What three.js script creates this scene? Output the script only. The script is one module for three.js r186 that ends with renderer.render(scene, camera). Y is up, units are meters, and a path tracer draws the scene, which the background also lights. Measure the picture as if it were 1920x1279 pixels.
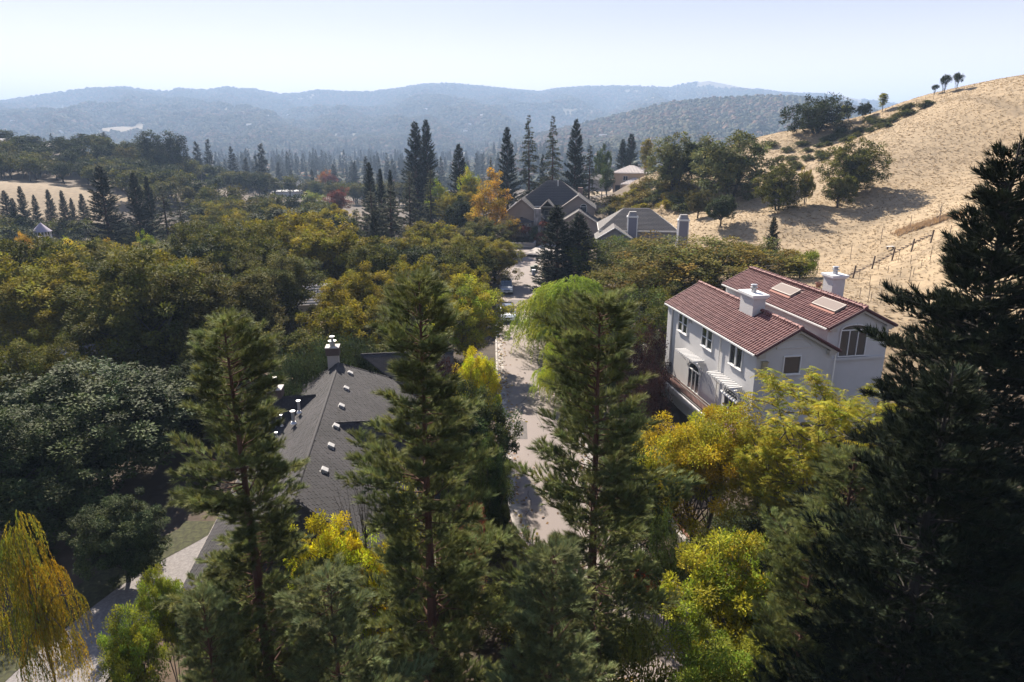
import * as THREE from 'three';
import { mergeGeometries } from 'three/addons/utils/BufferGeometryUtils.js';
import { RoundedBoxGeometry } from 'three/addons/geometries/RoundedBoxGeometry.js';

// ---------------------------------------------------------------- camera, sky, sun, exposure, air
const FPX = 1280, PITCH = 16.3 * Math.PI / 180, CP = Math.cos(PITCH), SP = Math.sin(PITCH), EYE = 22;
const scene = new THREE.Scene();
const camera = new THREE.PerspectiveCamera(2 * Math.atan(639.5 / FPX) * 180 / Math.PI, 1920 / 1279, 0.5, 20000);
camera.position.set(0, EYE, 0);
camera.rotation.set(-PITCH, 0, 0);
const renderer = new THREE.WebGLRenderer({ antialias: true });
renderer.setSize(1024, 682);
renderer.toneMapping = THREE.LinearToneMapping;
renderer.toneMappingExposure = 3.1;
renderer.shadowMap.enabled = true;

const SUN_AZ = 22 * Math.PI / 180, SUN_EL = 38 * Math.PI / 180;        // left of straight ahead
const SUN = new THREE.Vector3(-Math.sin(SUN_AZ) * Math.cos(SUN_EL), Math.sin(SUN_EL), -Math.cos(SUN_AZ) * Math.cos(SUN_EL));
const sun = new THREE.DirectionalLight(new THREE.Color(1, 0.90, 0.77), 5);
sun.name = 'sun';
sun.position.copy(SUN).multiplyScalar(400).add(new THREE.Vector3(0, 0, -90));
sun.target.position.set(0, 0, -90);
sun.castShadow = true; sun.shadow.mapSize.set(4096, 4096);
Object.assign(sun.shadow.camera, { left: -220, right: 220, top: 220, bottom: -220, near: 1, far: 1200 });
scene.add(sun, sun.target);

function skyTexture() {
  const W = 512, H = 256, d = new Float32Array(W * H * 4);
  const mix = (a, b, t) => a + (b - a) * t, ss = (a, b, x) => { const t = Math.min(1, Math.max(0, (x - a) / (b - a))); return t * t * (3 - 2 * t); };
  const hor = [0.74, 0.64, 0.60], low = [0.245, 0.25, 0.31], zen = [0.024, 0.05, 0.13], gnd = [0.09, 0.09, 0.08];
  for (let j = 0; j < H; j++) for (let i = 0; i < W; i++) {
    const el = ((j + 0.5) / H - 0.5) * Math.PI, az = ((i + 0.5) / W - 0.5) * 2 * Math.PI;
    const x = Math.cos(az) * Math.cos(el), z = Math.sin(az) * Math.cos(el), y = Math.sin(el), e = el * 180 / Math.PI;
    const ang = Math.acos(Math.min(1, x * SUN.x + y * SUN.y + z * SUN.z)) * 180 / Math.PI, glow = Math.exp(-ang / 26);
    for (let c = 0; c < 3; c++) {
      let v = mix(hor[c], low[c], ss(-1, 11, e));
      v = mix(v, zen[c], ss(6, 70, e));
      v *= 0.82 + 0.95 * glow;
      v += [0.24, 0.22, 0.18][c] * Math.exp(-ang / 14);
      if (e < 0) v = mix(v, gnd[c], ss(0, 5, -e));
      d[(j * W + i) * 4 + c] = v;
    }
    d[(j * W + i) * 4 + 3] = 1;
  }
  const t = new THREE.DataTexture(d, W, H, THREE.RGBAFormat, THREE.FloatType);
  t.mapping = THREE.EquirectangularReflectionMapping; t.magFilter = t.minFilter = THREE.LinearFilter; t.wrapS = THREE.RepeatWrapping; t.needsUpdate = true;
  return t;
}
scene.background = scene.environment = skyTexture();
scene.fog = new THREE.FogExp2(new THREE.Color(0.49, 0.685, 1.0), 0.00025);

// ---------------------------------------------------------------- helpers
const V = (x, y, z) => new THREE.Vector3(x, y, z);
function rng(seed) { let s = seed >>> 0; return () => { s = (s + 0x6d2b79f5) | 0; let t = Math.imul(s ^ (s >>> 15), 1 | s); t = (t + Math.imul(t ^ (t >>> 7), 61 | t)) ^ t; return ((t ^ (t >>> 14)) >>> 0) / 4294967296; }; }
const clamp = (x, a, b) => Math.min(b, Math.max(a, x)), lerp = (a, b, t) => a + (b - a) * t;
const sstep = (a, b, x) => { const t = clamp((x - a) / (b - a), 0, 1); return t * t * (3 - 2 * t); };
function hash2(ix, iy) { let h = Math.imul(ix, 374761393) + Math.imul(iy, 668265263) | 0; h = Math.imul(h ^ (h >>> 13), 1274126177); return ((h ^ (h >>> 16)) >>> 0) / 4294967296; }
function noise2(x, y) { const ix = Math.floor(x), iy = Math.floor(y), fx = x - ix, fy = y - iy, u = fx * fx * (3 - 2 * fx), v = fy * fy * (3 - 2 * fy); return lerp(lerp(hash2(ix, iy), hash2(ix + 1, iy), u), lerp(hash2(ix, iy + 1), hash2(ix + 1, iy + 1), u), v) * 2 - 1; }
function fbm(x, y, o = 4) { let s = 0, a = 0.5; for (let i = 0; i < o; i++) { s += a * noise2(x, y); x = x * 2.03 + 17.1; y = y * 2.03 + 9.7; a *= 0.5; } return s; }
// a point of the place from where it is seen in the photograph (1920 wide) and how deep it lies
const at = (x, y, d) => { const xr = (x - 960) / FPX, yr = (640 - y) / FPX; return V(xr * d, EYE + d * (yr * CP - SP), -d * (CP + yr * SP)); };
const onLevel = (x, y, Y) => at(x, y, (Y - EYE) / ((640 - y) / FPX * CP - SP));

const counts = {};
function numbered(n) { const k = counts[n] = (counts[n] ?? -1) + 1; return k ? n + '_' + String(k).padStart(3, '0') : n; }
function tag(o, label, category, group, kind) { if (label) o.userData.label = label; if (category) o.userData.category = category; if (group) o.userData.group = group; if (kind) o.userData.kind = kind; return o; }
function thing(name, label, category, pos = [0, 0, 0], turn = 0, group) { const g = new THREE.Group(); g.name = numbered(name); g.position.set(...pos); g.rotation.y = turn; scene.add(g); return tag(g, label, category, group); }
function shade(m) { m.castShadow = m.receiveShadow = true; return m; }
function part(name, geo, mat, parent) { const m = shade(new THREE.Mesh(Array.isArray(geo) ? merge(geo) : geo, mat)); m.name = name; parent.add(m); return m; }
function single(name, geo, mat, label, category, group, kind) { const m = part(numbered(name), geo, mat, scene); return tag(m, label, category, group, kind); }
function merge(list) { const any = list.some((g) => !g.index); const l = list.map((g) => { const h = any && g.index ? g.toNonIndexed() : g; for (const k of Object.keys(h.attributes)) if (!['position', 'normal', 'uv'].includes(k)) h.deleteAttribute(k); return h; }); return mergeGeometries(l); }
function box(w, h, d, x = 0, y = 0, z = 0, ry = 0, rx = 0, rz = 0) { const g = new THREE.BoxGeometry(w, h, d); if (rx) g.rotateX(rx); if (rz) g.rotateZ(rz); if (ry) g.rotateY(ry); return g.translate(x, y, z); }
function rbox(w, h, d, r, x = 0, y = 0, z = 0) { return new RoundedBoxGeometry(w, h, d, 2, r).translate(x, y, z); }
function cyl(r0, r1, h, x = 0, y = 0, z = 0, n = 12) { return new THREE.CylinderGeometry(r1, r0, h, n).translate(x, y + h / 2, z); }
function bar(a, b, r, n = 6) { const d = b.clone().sub(a), L = d.length(), g = new THREE.CylinderGeometry(r, r, L, n); g.translate(0, L / 2, 0); g.applyQuaternion(new THREE.Quaternion().setFromUnitVectors(V(0, 1, 0), d.normalize())); return g.translate(a.x, a.y, a.z); }
// a flat plate with thickness: corner points counter-clockwise seen from above
function slab(pts, t) {
  const n = V(0, 0, 0); for (let i = 0; i < pts.length; i++) { const a = pts[i], b = pts[(i + 1) % pts.length]; n.x += (a.y - b.y) * (a.z + b.z); n.y += (a.z - b.z) * (a.x + b.x); n.z += (a.x - b.x) * (a.y + b.y); }
  n.normalize(); const low = pts.map((p) => p.clone().addScaledVector(n, -t)), P = [], U = [];
  const e1 = pts[1].clone().sub(pts[0]).normalize(), e2 = n.clone().cross(e1);
  const put = (p) => { P.push(p.x, p.y, p.z); U.push(p.dot(e1), p.dot(e2) + p.dot(n)); };
  for (let i = 1; i + 1 < pts.length; i++) { put(pts[0]); put(pts[i]); put(pts[i + 1]); put(low[0]); put(low[i + 1]); put(low[i]); }
  for (let i = 0; i < pts.length; i++) { const j = (i + 1) % pts.length; put(pts[i]); put(low[i]); put(low[j]); put(pts[i]); put(low[j]); put(pts[j]); }
  const g = new THREE.BufferGeometry(); g.setAttribute('position', new THREE.Float32BufferAttribute(P, 3)); g.setAttribute('uv', new THREE.Float32BufferAttribute(U, 2)); g.computeVertexNormals(); return g;
}
function noiseTex(n, fn, srgb) { const d = new Uint8Array(n * n * 4); for (let j = 0; j < n; j++) for (let i = 0; i < n; i++) { const c = fn(i / n, j / n, i, j); for (let k = 0; k < 3; k++) d[(j * n + i) * 4 + k] = clamp(Math.round(255 * (c.length ? c[k] : c)), 0, 255); d[(j * n + i) * 4 + 3] = 255; } const t = new THREE.DataTexture(d, n, n); t.wrapS = t.wrapT = THREE.RepeatWrapping; t.magFilter = THREE.LinearFilter; if (srgb) t.colorSpace = THREE.SRGBColorSpace; t.needsUpdate = true; return t; }
function tileNoise(u, v, f, o = 4) { const w = (x, y) => noiseP(x, y, f); let s = 0, a = 0.5, ff = f; for (let i = 0; i < o; i++) { s += a * noiseP(u * ff, v * ff, ff); ff *= 2; a *= 0.5; } return s; }
function noiseP(x, y, P) { const ix = Math.floor(x), iy = Math.floor(y), fx = x - ix, fy = y - iy, u = fx * fx * (3 - 2 * fx), v = fy * fy * (3 - 2 * fy), m = (k) => ((k % P) + P) % P; return lerp(lerp(hash2(m(ix), m(iy) + 991), hash2(m(ix + 1), m(iy) + 991), u), lerp(hash2(m(ix), m(iy + 1) + 991), hash2(m(ix + 1), m(iy + 1) + 991), u), v) * 2 - 1; }
const TEX = {
  grain: noiseTex(512, (u, v) => 0.62 + 0.5 * tileNoise(u, v, 8, 6)),
  soft: noiseTex(512, (u, v, i, j) => 0.8 + 0.26 * tileNoise(u, v, 8, 6) + 0.06 * (hash2(i, j) - 0.5)),
  fine: noiseTex(256, (u, v, i, j) => 0.72 + 0.25 * tileNoise(u, v, 16, 4) + 0.16 * (hash2(i, j) - 0.5)),
  bark: noiseTex(256, (u, v) => 0.6 + 0.5 * tileNoise(u, v * 0.25 * 4 / 4, 16, 4) * (0.6 + 0.4 * tileNoise(u, v, 4, 2))),
};
const rep = (t, x, y = x) => { const c = t.clone(); c.repeat.set(x, y); c.needsUpdate = true; return c; };
function std(r, g, b, rough = 0.9, extra = {}) { return new THREE.MeshStandardMaterial({ color: new THREE.Color().setRGB(r, g, b), roughness: rough, ...extra }); }
// ---------------------------------------------------------------- the lie of the land
const CTRL = [];
{
  const W = (x, z, y) => CTRL.push([x, z, y]), S = (px, py, d) => { const p = at(px, py, d); CTRL.push([p.x, p.z, p.y]); };
  for (const q of [[0, 10, 0], [0, -20, 0], [-20, -25, 0], [20, -25, 0], [40, -15, 6], [60, -35, 12], [100, 0, 18], [2, -45, 0], [2, -80, 0], [3, -115, 0], [4, -145, 0.2], [-15, -40, 0], [-40, -40, -0.3], [-70, -50, -0.6], [-30, -90, -0.8], [-70, -100, -2], [-20, -130, -0.5], [-50, -150, -3], [-100, -150, -3], [-110, -80, -1], [13, -45, 0], [13, -60, 0.2], [24, -52, 2.2], [12, -75, 0.4], [12, -100, 0.8], [16, -118, 2], [22, -112, 2.2], [5, -158, 1.7], [16, -158, 2], [-5, -165, 1.2], [-15, -200, -1.5], [0, -200, 2], [18, -190, 4],
    [34, -203, 7.4], [90, -262, 14], [140, -240, 24], [60, -300, 2], [200, -150, 58], [200, -60, 50], [110, -60, 26], [190, -230, 40], [150, -320, 8], [-150, -500, -14], [0, -400, -9], [100, -450, -9], [0, -600, -18], [-300, -650, -18], [300, -600, -12], [-420, -300, 14], [-60, -300, -7], [-60, -220, -4.5], [-20, -280, -5], [-240, -460, -6], [-150, -420, -9], [-330, -480, 0], [-200, -60, 0], [-150, 40, 0], [150, 80, 20], [0, 100, 0], [0, 300, 0], [300, 200, 40], [-300, 200, 0]]) W(...q);
  for (const q of [[1590, 555, 66], [1500, 530, 75], [1600, 510, 85], [1680, 475, 90], [1755, 420, 93], [1720, 560, 70], [1850, 470, 70], [1480, 400, 115], [1595, 358, 120], [1380, 392, 130], [1700, 400, 105], [1800, 300, 125], [1900, 250, 125], [1915, 142, 150], [1700, 207, 175], [1550, 250, 188], [1430, 264, 196], [1500, 300, 150], [1440, 300, 162], [1640, 250, 150], [1800, 176, 165], [1300, 345, 150], [1250, 372, 148], [1330, 420, 120], [1200, 335, 180], [1340, 285, 190], [1470, 252, 191], [1530, 247, 188], [1580, 233, 184], [1622, 222, 179], [1655, 209, 176], [1750, 181, 168], [1850, 155, 157], [1500, 268, 172], [1570, 258, 168], [1650, 235, 162], [1720, 300, 128],
    [10, 350, 230], [200, 380, 230], [100, 405, 212], [50, 332, 270], [50, 288, 320], [200, 288, 330], [330, 332, 330], [372, 346, 345], [0, 272, 335], [530, 372, 420]]) S(...q);
}
const RW = (() => {                                                        // radial basis weights
  const n = CTRL.length, A = [];
  for (let i = 0; i < n; i++) { const r = []; for (let j = 0; j < n; j++) r.push(Math.sqrt((CTRL[i][0] - CTRL[j][0]) ** 2 + (CTRL[i][1] - CTRL[j][1]) ** 2 + 144) - (i === j ? 0.05 : 0)); r.push(1, CTRL[i][2]); A.push(r); }
  const l = new Array(n).fill(1); l.push(0, 0); A.push(l);
  const N = n + 1;
  for (let c = 0; c < N; c++) { let p = c; for (let r = c + 1; r < N; r++) if (Math.abs(A[r][c]) > Math.abs(A[p][c])) p = r; [A[c], A[p]] = [A[p], A[c]]; for (let r = c + 1; r < N; r++) { const f = A[r][c] / A[c][c]; if (f) for (let k = c; k <= N; k++) A[r][k] -= f * A[c][k]; } }
  const w = new Array(N); for (let r = N - 1; r >= 0; r--) { let s = A[r][N]; for (let k = r + 1; k < N; k++) s -= A[r][k] * w[k]; w[r] = s / A[r][r]; }
  return w;
})();
function rolling(x, z) { let s = RW[CTRL.length]; for (let i = 0; i < CTRL.length; i++) { const a = x - CTRL[i][0], b = z - CTRL[i][1]; s += RW[i] * Math.sqrt(a * a + b * b + 144); } return s; }
// skylines as seen in the photograph -> heights of the ranges
const FAR_LINE = [[-1500, 235], [-400, 215], [0, 194], [60, 187], [120, 177], [180, 169], [250, 166], [290, 172], [330, 175], [345, 169], [400, 172], [430, 166], [480, 169], [530, 179], [570, 178], [600, 172], [660, 175], [700, 174], [760, 167], [800, 160], [840, 159], [900, 164], [960, 170], [1010, 174], [1050, 168], [1100, 165], [1180, 164], [1250, 167], [1290, 157], [1320, 152], [1350, 158], [1400, 168], [1440, 174], [1480, 178], [1530, 179], [1560, 184], [1575, 182], [1620, 191], [1700, 203], [1920, 220], [3500, 240]];
const NEAR_LINE = [[-1500, 330], [700, 330], [860, 290], [960, 268], [1060, 244], [1150, 222], [1250, 197], [1330, 189], [1430, 184], [1500, 187], [1600, 205], [1700, 228], [1920, 250], [3500, 300]];
function line(L, u) { if (u <= L[0][0]) return L[0][1]; for (let i = 1; i < L.length; i++) if (u < L[i][0]) return lerp(L[i - 1][1], L[i][1], (u - L[i - 1][0]) / (L[i][0] - L[i - 1][0])); return L.at(-1)[1]; }
function crest(L, az, D) { const a = clamp(az, -1.05, 1.05), u = 960 + FPX * Math.tan(a) / CP, yr = (640 - line(L, u)) / FPX, t = (yr * CP - SP) / (CP + yr * SP); return EYE + D * Math.cos(a) * t; }
const DF = 5200, DN = 1900;
const crestCache = new Map();
function crests(az) { const k = Math.round(az * 4000); let c = crestCache.get(k); if (!c) crestCache.set(k, c = [crest(FAR_LINE, az, DF), crest(NEAR_LINE, az, DN)]); return c; }
function ranges(x, z) {
  const r = Math.hypot(x, z), az = Math.atan2(x, -z), [hf, hn] = crests(az);
  const floor = -22 + 6 * fbm(x / 300, z / 300, 3);
  const up = (h, r0, D, sp) => {
    const t = (r - r0) / (D - r0);
    if (t <= 0) return floor;
    const s = t < 1 ? 0.62 * t + 0.38 * t * t : 1 - 0.35 * (t - 1);
    const spur = t < 1 ? (1 - Math.abs(fbm(az * sp + r * 0.0002, r * 0.0007, 4)) * 2.6) * 115 * t * (1 - t) * 2.2 - 40 * t * (1 - t) : 0;
    return floor * (1 - Math.min(1, t)) + h * s + spur * Math.min(1, Math.max(0.2, h / 250));
  };
  return Math.max(up(hf, 1700, DF, 9), hn > 5 ? up(hn, 800, DN, 8) : floor);
}
const ROAD = [[3.4, -131], [2.6, -126], [1.5, -110], [1.1, -92], [1.5, -72], [2.1, -55], [2.6, -44], [3.8, -34], [7, -25], [11, -16], [13, -5], [13, 12]];
const DRIVE = [[-19.6, -14], [-19.6, -20], [-19.2, -25], [-18.0, -30], [-15.6, -34.5], [-15.5, -36.5]];
function toPath(P, x, z) { let best = 1e9; for (let i = 1; i < P.length; i++) { const [ax, az] = P[i - 1], [bx, bz] = P[i], dx = bx - ax, dz = bz - az, t = clamp(((x - ax) * dx + (z - az) * dz) / (dx * dx + dz * dz), 0, 1), d = Math.hypot(x - ax - t * dx, z - az - t * dz); if (d < best) best = d; } return best; }
function ground(x, z) {
  const r = Math.hypot(x, z);
  let y = 0;
  if (r < 1100) { y = rolling(x, z); if (r > 8) y += 0.12 * fbm(x / 9, z / 9, 3) * sstep(20, 60, r); }
  if (r > 520) { const w = sstep(520, 1050, r), m = ranges(x, z); y = lerp(y, m, w); }
  if (r < 190) {
    const d = Math.min(toPath(ROAD, x, z) - 3.3, Math.hypot(x - 4, z + 139) - 10, toPath(DRIVE, x, z) - 2.4);
    if (d < 6) y = lerp(-0.06, y, sstep(1.2, 6, d));
  }
  return y;
}
{
  const radii = [0.8]; let r = 0.8;
  while (r < 9500) { r += r < 60 ? 1 + r * 0.004 : r < 260 ? 1.35 : r * 0.0078; radii.push(r); }
  const angs = []; for (let a = -0.98; a <= 0.981; a += 0.0049) angs.push(a);
  for (let a = 1.05; a < 2 * Math.PI - 0.98 - 0.03; a += 0.075) angs.push(a);
  const NA = angs.length, seam = radii.findIndex((q) => q > 780);
  const rd = rng(5);
  const TRAILS = [[[1545, 545], [1610, 503], [1670, 465], [1730, 432], [1800, 400], [1870, 385]], [[1915, 215], [1860, 190], [1800, 182], [1740, 200], [1660, 245], [1560, 290]], [[1420, 420], [1500, 440], [1600, 425], [1700, 400]], [[1640, 560], [1700, 500], [1760, 455]]].map((L) => L.map(([a, b]) => hit(a, b)).filter(Boolean).map((q) => [q.x, q.z]));
  function sheet(name, i0, i1, label) {
    const P = [], C = [], U = [], I = [];
    for (let i = i0; i <= i1; i++) for (let k = 0; k < NA; k++) {
      const x = Math.sin(angs[k]) * radii[i], z = -Math.cos(angs[k]) * radii[i], y = ground(x, z), R = radii[i];
      P.push(x, y, z); U.push(x / 6, z / 6);
      let c;
      const m2 = fbm(x / 38 + 5, z / 26, 3) * 0.5, n = fbm(x / 14, z / 14, 4) + m2, m = fbm(x / 3.1 + 40, z / 3.1, 3);
      const dry = [0.47 + 0.05 * n + 0.04 * m, 0.352 + 0.045 * n + 0.03 * m, 0.215 + 0.035 * n + 0.02 * m], duff = [0.075 + 0.05 * n, 0.052 + 0.03 * n, 0.035 + 0.015 * n];
      if (R < 780) {
        const hill = sstep(20, 30, x - Math.max(0, -z - 80) * 0.06 + 3 * n) * sstep(-40, -58, z), left = sstep(-122, -136, x) * sstep(-200, -212, z) * sstep(-262, -245, z);
        const yard = sstep(0.1, 0.3, fbm(x / 12 + 7, z / 12, 3));
        let w = Math.max(hill, left); if (R > 330) w = Math.max(w, 0.35 * sstep(0.25, 0.4, fbm(x / 90, z / 90, 3)));
        let tr = 0.71 * lerp(1, 0.72, left); if (hill > 0 && R < 190) for (const T of TRAILS) { const d = toPath(T, x + 0.8 * n, z + 0.8 * m); if (d < 3) tr = Math.min(tr, 0.71 * lerp(0.74, 1, sstep(0.3, 2.2, d))); }
        c = duff.map((v, q) => lerp(lerp(v, [0.12, 0.085, 0.055][q], yard * 0.7), dry[q] * tr, w));
      } else {
        const g = clearing(x, z);
        c = [lerp(0.052, 0.22, g), lerp(0.055, 0.175, g), lerp(0.03, 0.115, g)].map((v) => v * (1 + 0.5 * n));
      }
      C.push(...c);
    }
    const W = NA;
    for (let i = 0; i < i1 - i0; i++) for (let k = 0; k < NA; k++) { const k2 = (k + 1) % NA, a = i * W + k, b = i * W + k2, d = a + W, e = b + W; I.push(a, b, d, b, e, d); }
    const g = new THREE.BufferGeometry();
    g.setAttribute('position', new THREE.Float32BufferAttribute(P, 3)); g.setAttribute('uv', new THREE.Float32BufferAttribute(U, 2)); g.setAttribute('color', new THREE.Float32BufferAttribute(C, 3));
    g.setIndex(I); g.computeVertexNormals();
    const mat = new THREE.MeshStandardMaterial({ vertexColors: true, map: TEX.soft, roughness: 1, bumpMap: TEX.grain, bumpScale: 0.06 });
    return single(name, g, mat, label, null, null, 'structure');
  }
  sheet('ground', 0, seam, null);
  sheet('hills', seam, radii.length - 1, null);
}
function clearing(x, z) {                                                   // open grass on the far ranges
  const r = Math.hypot(x, z), u = 960 + FPX * Math.tan(clamp(Math.atan2(x, -z), -1, 1)) / CP;
  let g = sstep(0.3, 0.42, fbm(x / 260 + 3, z / 260 + 8, 4)) * 0.6;
  if (r > 3000) g = Math.max(g, sstep(1285, 1305, u) * sstep(1420, 1395, u) * sstep(4750, 4950, r), sstep(1555, 1570, u) * sstep(1625, 1600, u) * sstep(4700, 4900, r));
  { const w = 30 * fbm(x / 120, z / 120, 3); g = Math.max(g, sstep(180, 215, u + w) * sstep(295, 265, u + w * 0.6) * sstep(2480, 2560, r + 4 * w) * sstep(2800, 2700, r + 5 * w)); }
  return g;
}
// woods on the far ranges: crowns nobody could count
{
  const R = rng(77), geo = new THREE.IcosahedronGeometry(1, 1), p = geo.attributes.position;
  for (let i = 0; i < p.count; i++) { const f = 0.8 + 0.4 * hash2(Math.round(p.getX(i) * 50), Math.round(p.getY(i) * 50 + p.getZ(i) * 331)); p.setXYZ(i, p.getX(i) * f, p.getY(i) * f * 0.85 + 0.25, p.getZ(i) * f); }
  geo.deleteAttribute('normal'); geo.computeVertexNormals();
  const N = 170000, mats = [], cols = [], M = new THREE.Matrix4(), q = new THREE.Quaternion(), up = V(0, 1, 0);
  let n = 0, tries = 0;
  const big = new Float32Array(N * 16), cc = new Float32Array(N * 3);
  while (n < N && tries++ < N * 4) {
    const r = 620 * Math.pow(5900 / 620, Math.pow(R(), 0.72)), az = (R() * 2 - 1) * 0.74, x = Math.sin(az) * r, z = -Math.cos(az) * r;
    if (R() < clearing(x, z) * 1.1) continue;
    if (r < 1050 && R() < 0.35) continue;
    const y = ground(x, z), s = (3.2 + 3.6 * R()) * (r > 2600 ? 1.35 : 1) * (r > 4300 ? 1.2 : 1);
    q.setFromAxisAngle(up, R() * 6.28); M.compose(V(x, y + s * 0.35, z), q, V(s * (0.85 + 0.3 * R()), s * (0.8 + 0.6 * R()), s)); M.toArray(big, n * 16);
    const a = fbm(x / 180, z / 180 + 50, 3), t = R();
    let c = t < 0.12 + 0.35 * sstep(0.0, 0.35, a) ? [0.13, 0.075, 0.045] : t < 0.5 ? [0.075, 0.07, 0.03] : [0.04, 0.05, 0.026];
    if (t > 0.99) c = [0.16, 0.11, 0.035];
    const k = 0.7 + 0.6 * R(); cc[n * 3] = c[0] * k; cc[n * 3 + 1] = c[1] * k; cc[n * 3 + 2] = c[2] * k; n++;
  }
  const im = new THREE.InstancedMesh(geo, std(1, 1, 1, 1), n);
  im.instanceMatrix.array.set(big.subarray(0, n * 16)); im.instanceColor = new THREE.InstancedBufferAttribute(cc.slice(0, n * 3), 3);
  im.name = 'distant_woodland'; shade(im); tag(im, 'hazy blue woodland covering the far hills below the sky', 'woodland', null, 'stuff'); scene.add(im);
}
// ---------------------------------------------------------------- road, kerbs, drive
function smoothPath(P, step) { const c = new THREE.CatmullRomCurve3(P.map(([x, z]) => V(x, 0, z)), false, 'centripetal'); return c.getSpacedPoints(Math.round(c.getLength() / step)); }
function ribbon(pts, off0, off1, y0, y1, uvS = 1) {                        // strip between two offsets of a path
  const P = [], U = [], I = [];
  pts.forEach((p, i) => {
    const t = pts[Math.min(i + 1, pts.length - 1)].clone().sub(pts[Math.max(i - 1, 0)]).normalize(), n = V(-t.z, 0, t.x);
    for (const [o, y] of [[off0, y0], [off1, y1]]) { const q = p.clone().addScaledVector(n, o); P.push(q.x, y, q.z); U.push(q.x * uvS, q.z * uvS); }
    if (i) { const a = 2 * i - 2; I.push(a, a + 2, a + 1, a + 1, a + 2, a + 3); }
  });
  const g = new THREE.BufferGeometry(); g.setAttribute('position', new THREE.Float32BufferAttribute(P, 3)); g.setAttribute('uv', new THREE.Float32BufferAttribute(U, 2)); g.setIndex(I); g.computeVertexNormals(); return g;
}
const ROADTEX = noiseTex(512, (u, v, i, j) => 0.85 + 0.12 * tileNoise(u, v, 3, 6) + 0.06 * (hash2(i, j) - 0.5));
const asphalt = new THREE.MeshStandardMaterial({ color: new THREE.Color().setRGB(0.235, 0.197, 0.18), roughness: 0.92, map: rep(ROADTEX, 0.12), bumpMap: rep(TEX.fine, 1.5), bumpScale: 0.004 });
const concrete = new THREE.MeshStandardMaterial({ color: new THREE.Color().setRGB(0.42, 0.38, 0.35), roughness: 0.9, map: rep(TEX.grain, 0.3), bumpMap: TEX.fine, bumpScale: 0.004 });
{
  const rp = smoothPath(ROAD, 1.2), circ = []; for (let i = 0; i <= 40; i++) circ.push(V(4 + 9.4 * Math.cos(i * Math.PI / 20), 0, -139 + 9.4 * Math.sin(i * Math.PI / 20)));
  const disc = new THREE.CircleGeometry(9.4, 48).rotateX(-Math.PI / 2); { const p = disc.attributes.position, u = disc.attributes.uv; for (let i = 0; i < p.count; i++) u.setXY(i, p.getX(i), p.getZ(i)); } disc.translate(4, 0.03, -139);
  const road = single('road', [ribbon(rp, -3.1, 3.1, 0.02, 0.02)], asphalt, null, null, null, 'structure');
  single('cul_de_sac', disc, asphalt, null, null, null, 'structure');
  const kerb = (pts, s) => [ribbon(pts, s > 0 ? 3.1 : -3.1, s > 0 ? 3.12 : -3.12, 0.02, 0.13), ribbon(pts, s > 0 ? 3.12 : -3.32, s > 0 ? 3.32 : -3.12, 0.13, 0.13), ribbon(pts, s > 0 ? 3.32 : -3.34, s > 0 ? 3.34 : -3.32, 0.13, -0.1)];
  const cut = rp.slice(5);
  single('kerb', kerb(cut, 1), concrete, null, null, null, 'structure'); single('kerb', kerb(cut, -1), concrete, null, null, null, 'structure');
  single('gutter', [ribbon(cut, -3.1, -2.55, 0.024, 0.024), ribbon(cut, 2.55, 3.1, 0.024, 0.024)], concrete, null, null, null, 'structure');
  { const R = rng(8), g = new THREE.PlaneGeometry(0.16, 0.1).rotateX(-Math.PI / 2), n = 3200, im = new THREE.InstancedMesh(g, std(1, 1, 1, 0.9), n), d = new THREE.Object3D(), c = new THREE.Color(); for (let i = 0; i < n; i++) { const q = rp[Math.floor(R() * rp.length)], s = R() < 0.5 ? -1 : 1, o = s * (3.05 - Math.abs(R() + R() + R() - 1.5) * 1.9 * (R() < 0.85 ? 0.5 : 1.6)); d.position.set(q.x + o, 0.045 + 0.02 * R(), q.z + R()); d.rotation.set((R() - 0.5) * 0.8, R() * 6, (R() - 0.5) * 0.8); d.scale.setScalar(0.6 + 0.9 * R()); d.updateMatrix(); im.setMatrixAt(i, d.matrix); const t = R(); im.setColorAt(i, t < 0.5 ? c.setRGB(0.2, 0.11, 0.04) : t < 0.8 ? c.setRGB(0.1, 0.06, 0.035) : c.setRGB(0.3, 0.22, 0.04)); } im.name = 'fallen_leaves'; shade(im); tag(im, 'fallen leaves gathered along the kerbs of the road', 'leaf litter', null, 'stuff'); scene.add(im); }
  { const dark = std(0.12, 0.105, 0.1, 0.9, { map: rep(TEX.fine, 0.5) }); for (const [x, z, w, l] of [[0.4, -50, 1.6, 3.5], [3.2, -68, 1.1, 6], [0.6, -95, 2.2, 2.6], [3.0, -41, 1.3, 2.2]]) part('asphalt_patch', new THREE.PlaneGeometry(w, l).rotateX(-Math.PI / 2).translate(x, 0.0245, z), dark, road); }
  // fine cracks, tar patches
  const R = rng(3), tar = [];
  for (let k = 0; k < 9; k++) { const i = 10 + Math.floor(R() * (rp.length - 30)), o = -2 + 4 * R(); let p = rp[i].clone(); p.x += o; const pts = []; for (let q = 0; q < 9; q++) { pts.push(p.clone()); p.x += (R() - 0.5) * 0.7; p.z += 0.5 + 0.4 * R(); } tar.push(ribbon(pts, -0.025, 0.025, 0.026, 0.026)); }
  tag(part('tar_seam', tar, std(0.06, 0.055, 0.05, 0.8), road), null);
  const man = part('manhole_cover', cyl(0.35, 0.35, 0.012, 2.2, 0.02, -48, 24), std(0.1, 0.1, 0.1, 0.6), road);
  const dp = smoothPath(DRIVE, 1);
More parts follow.
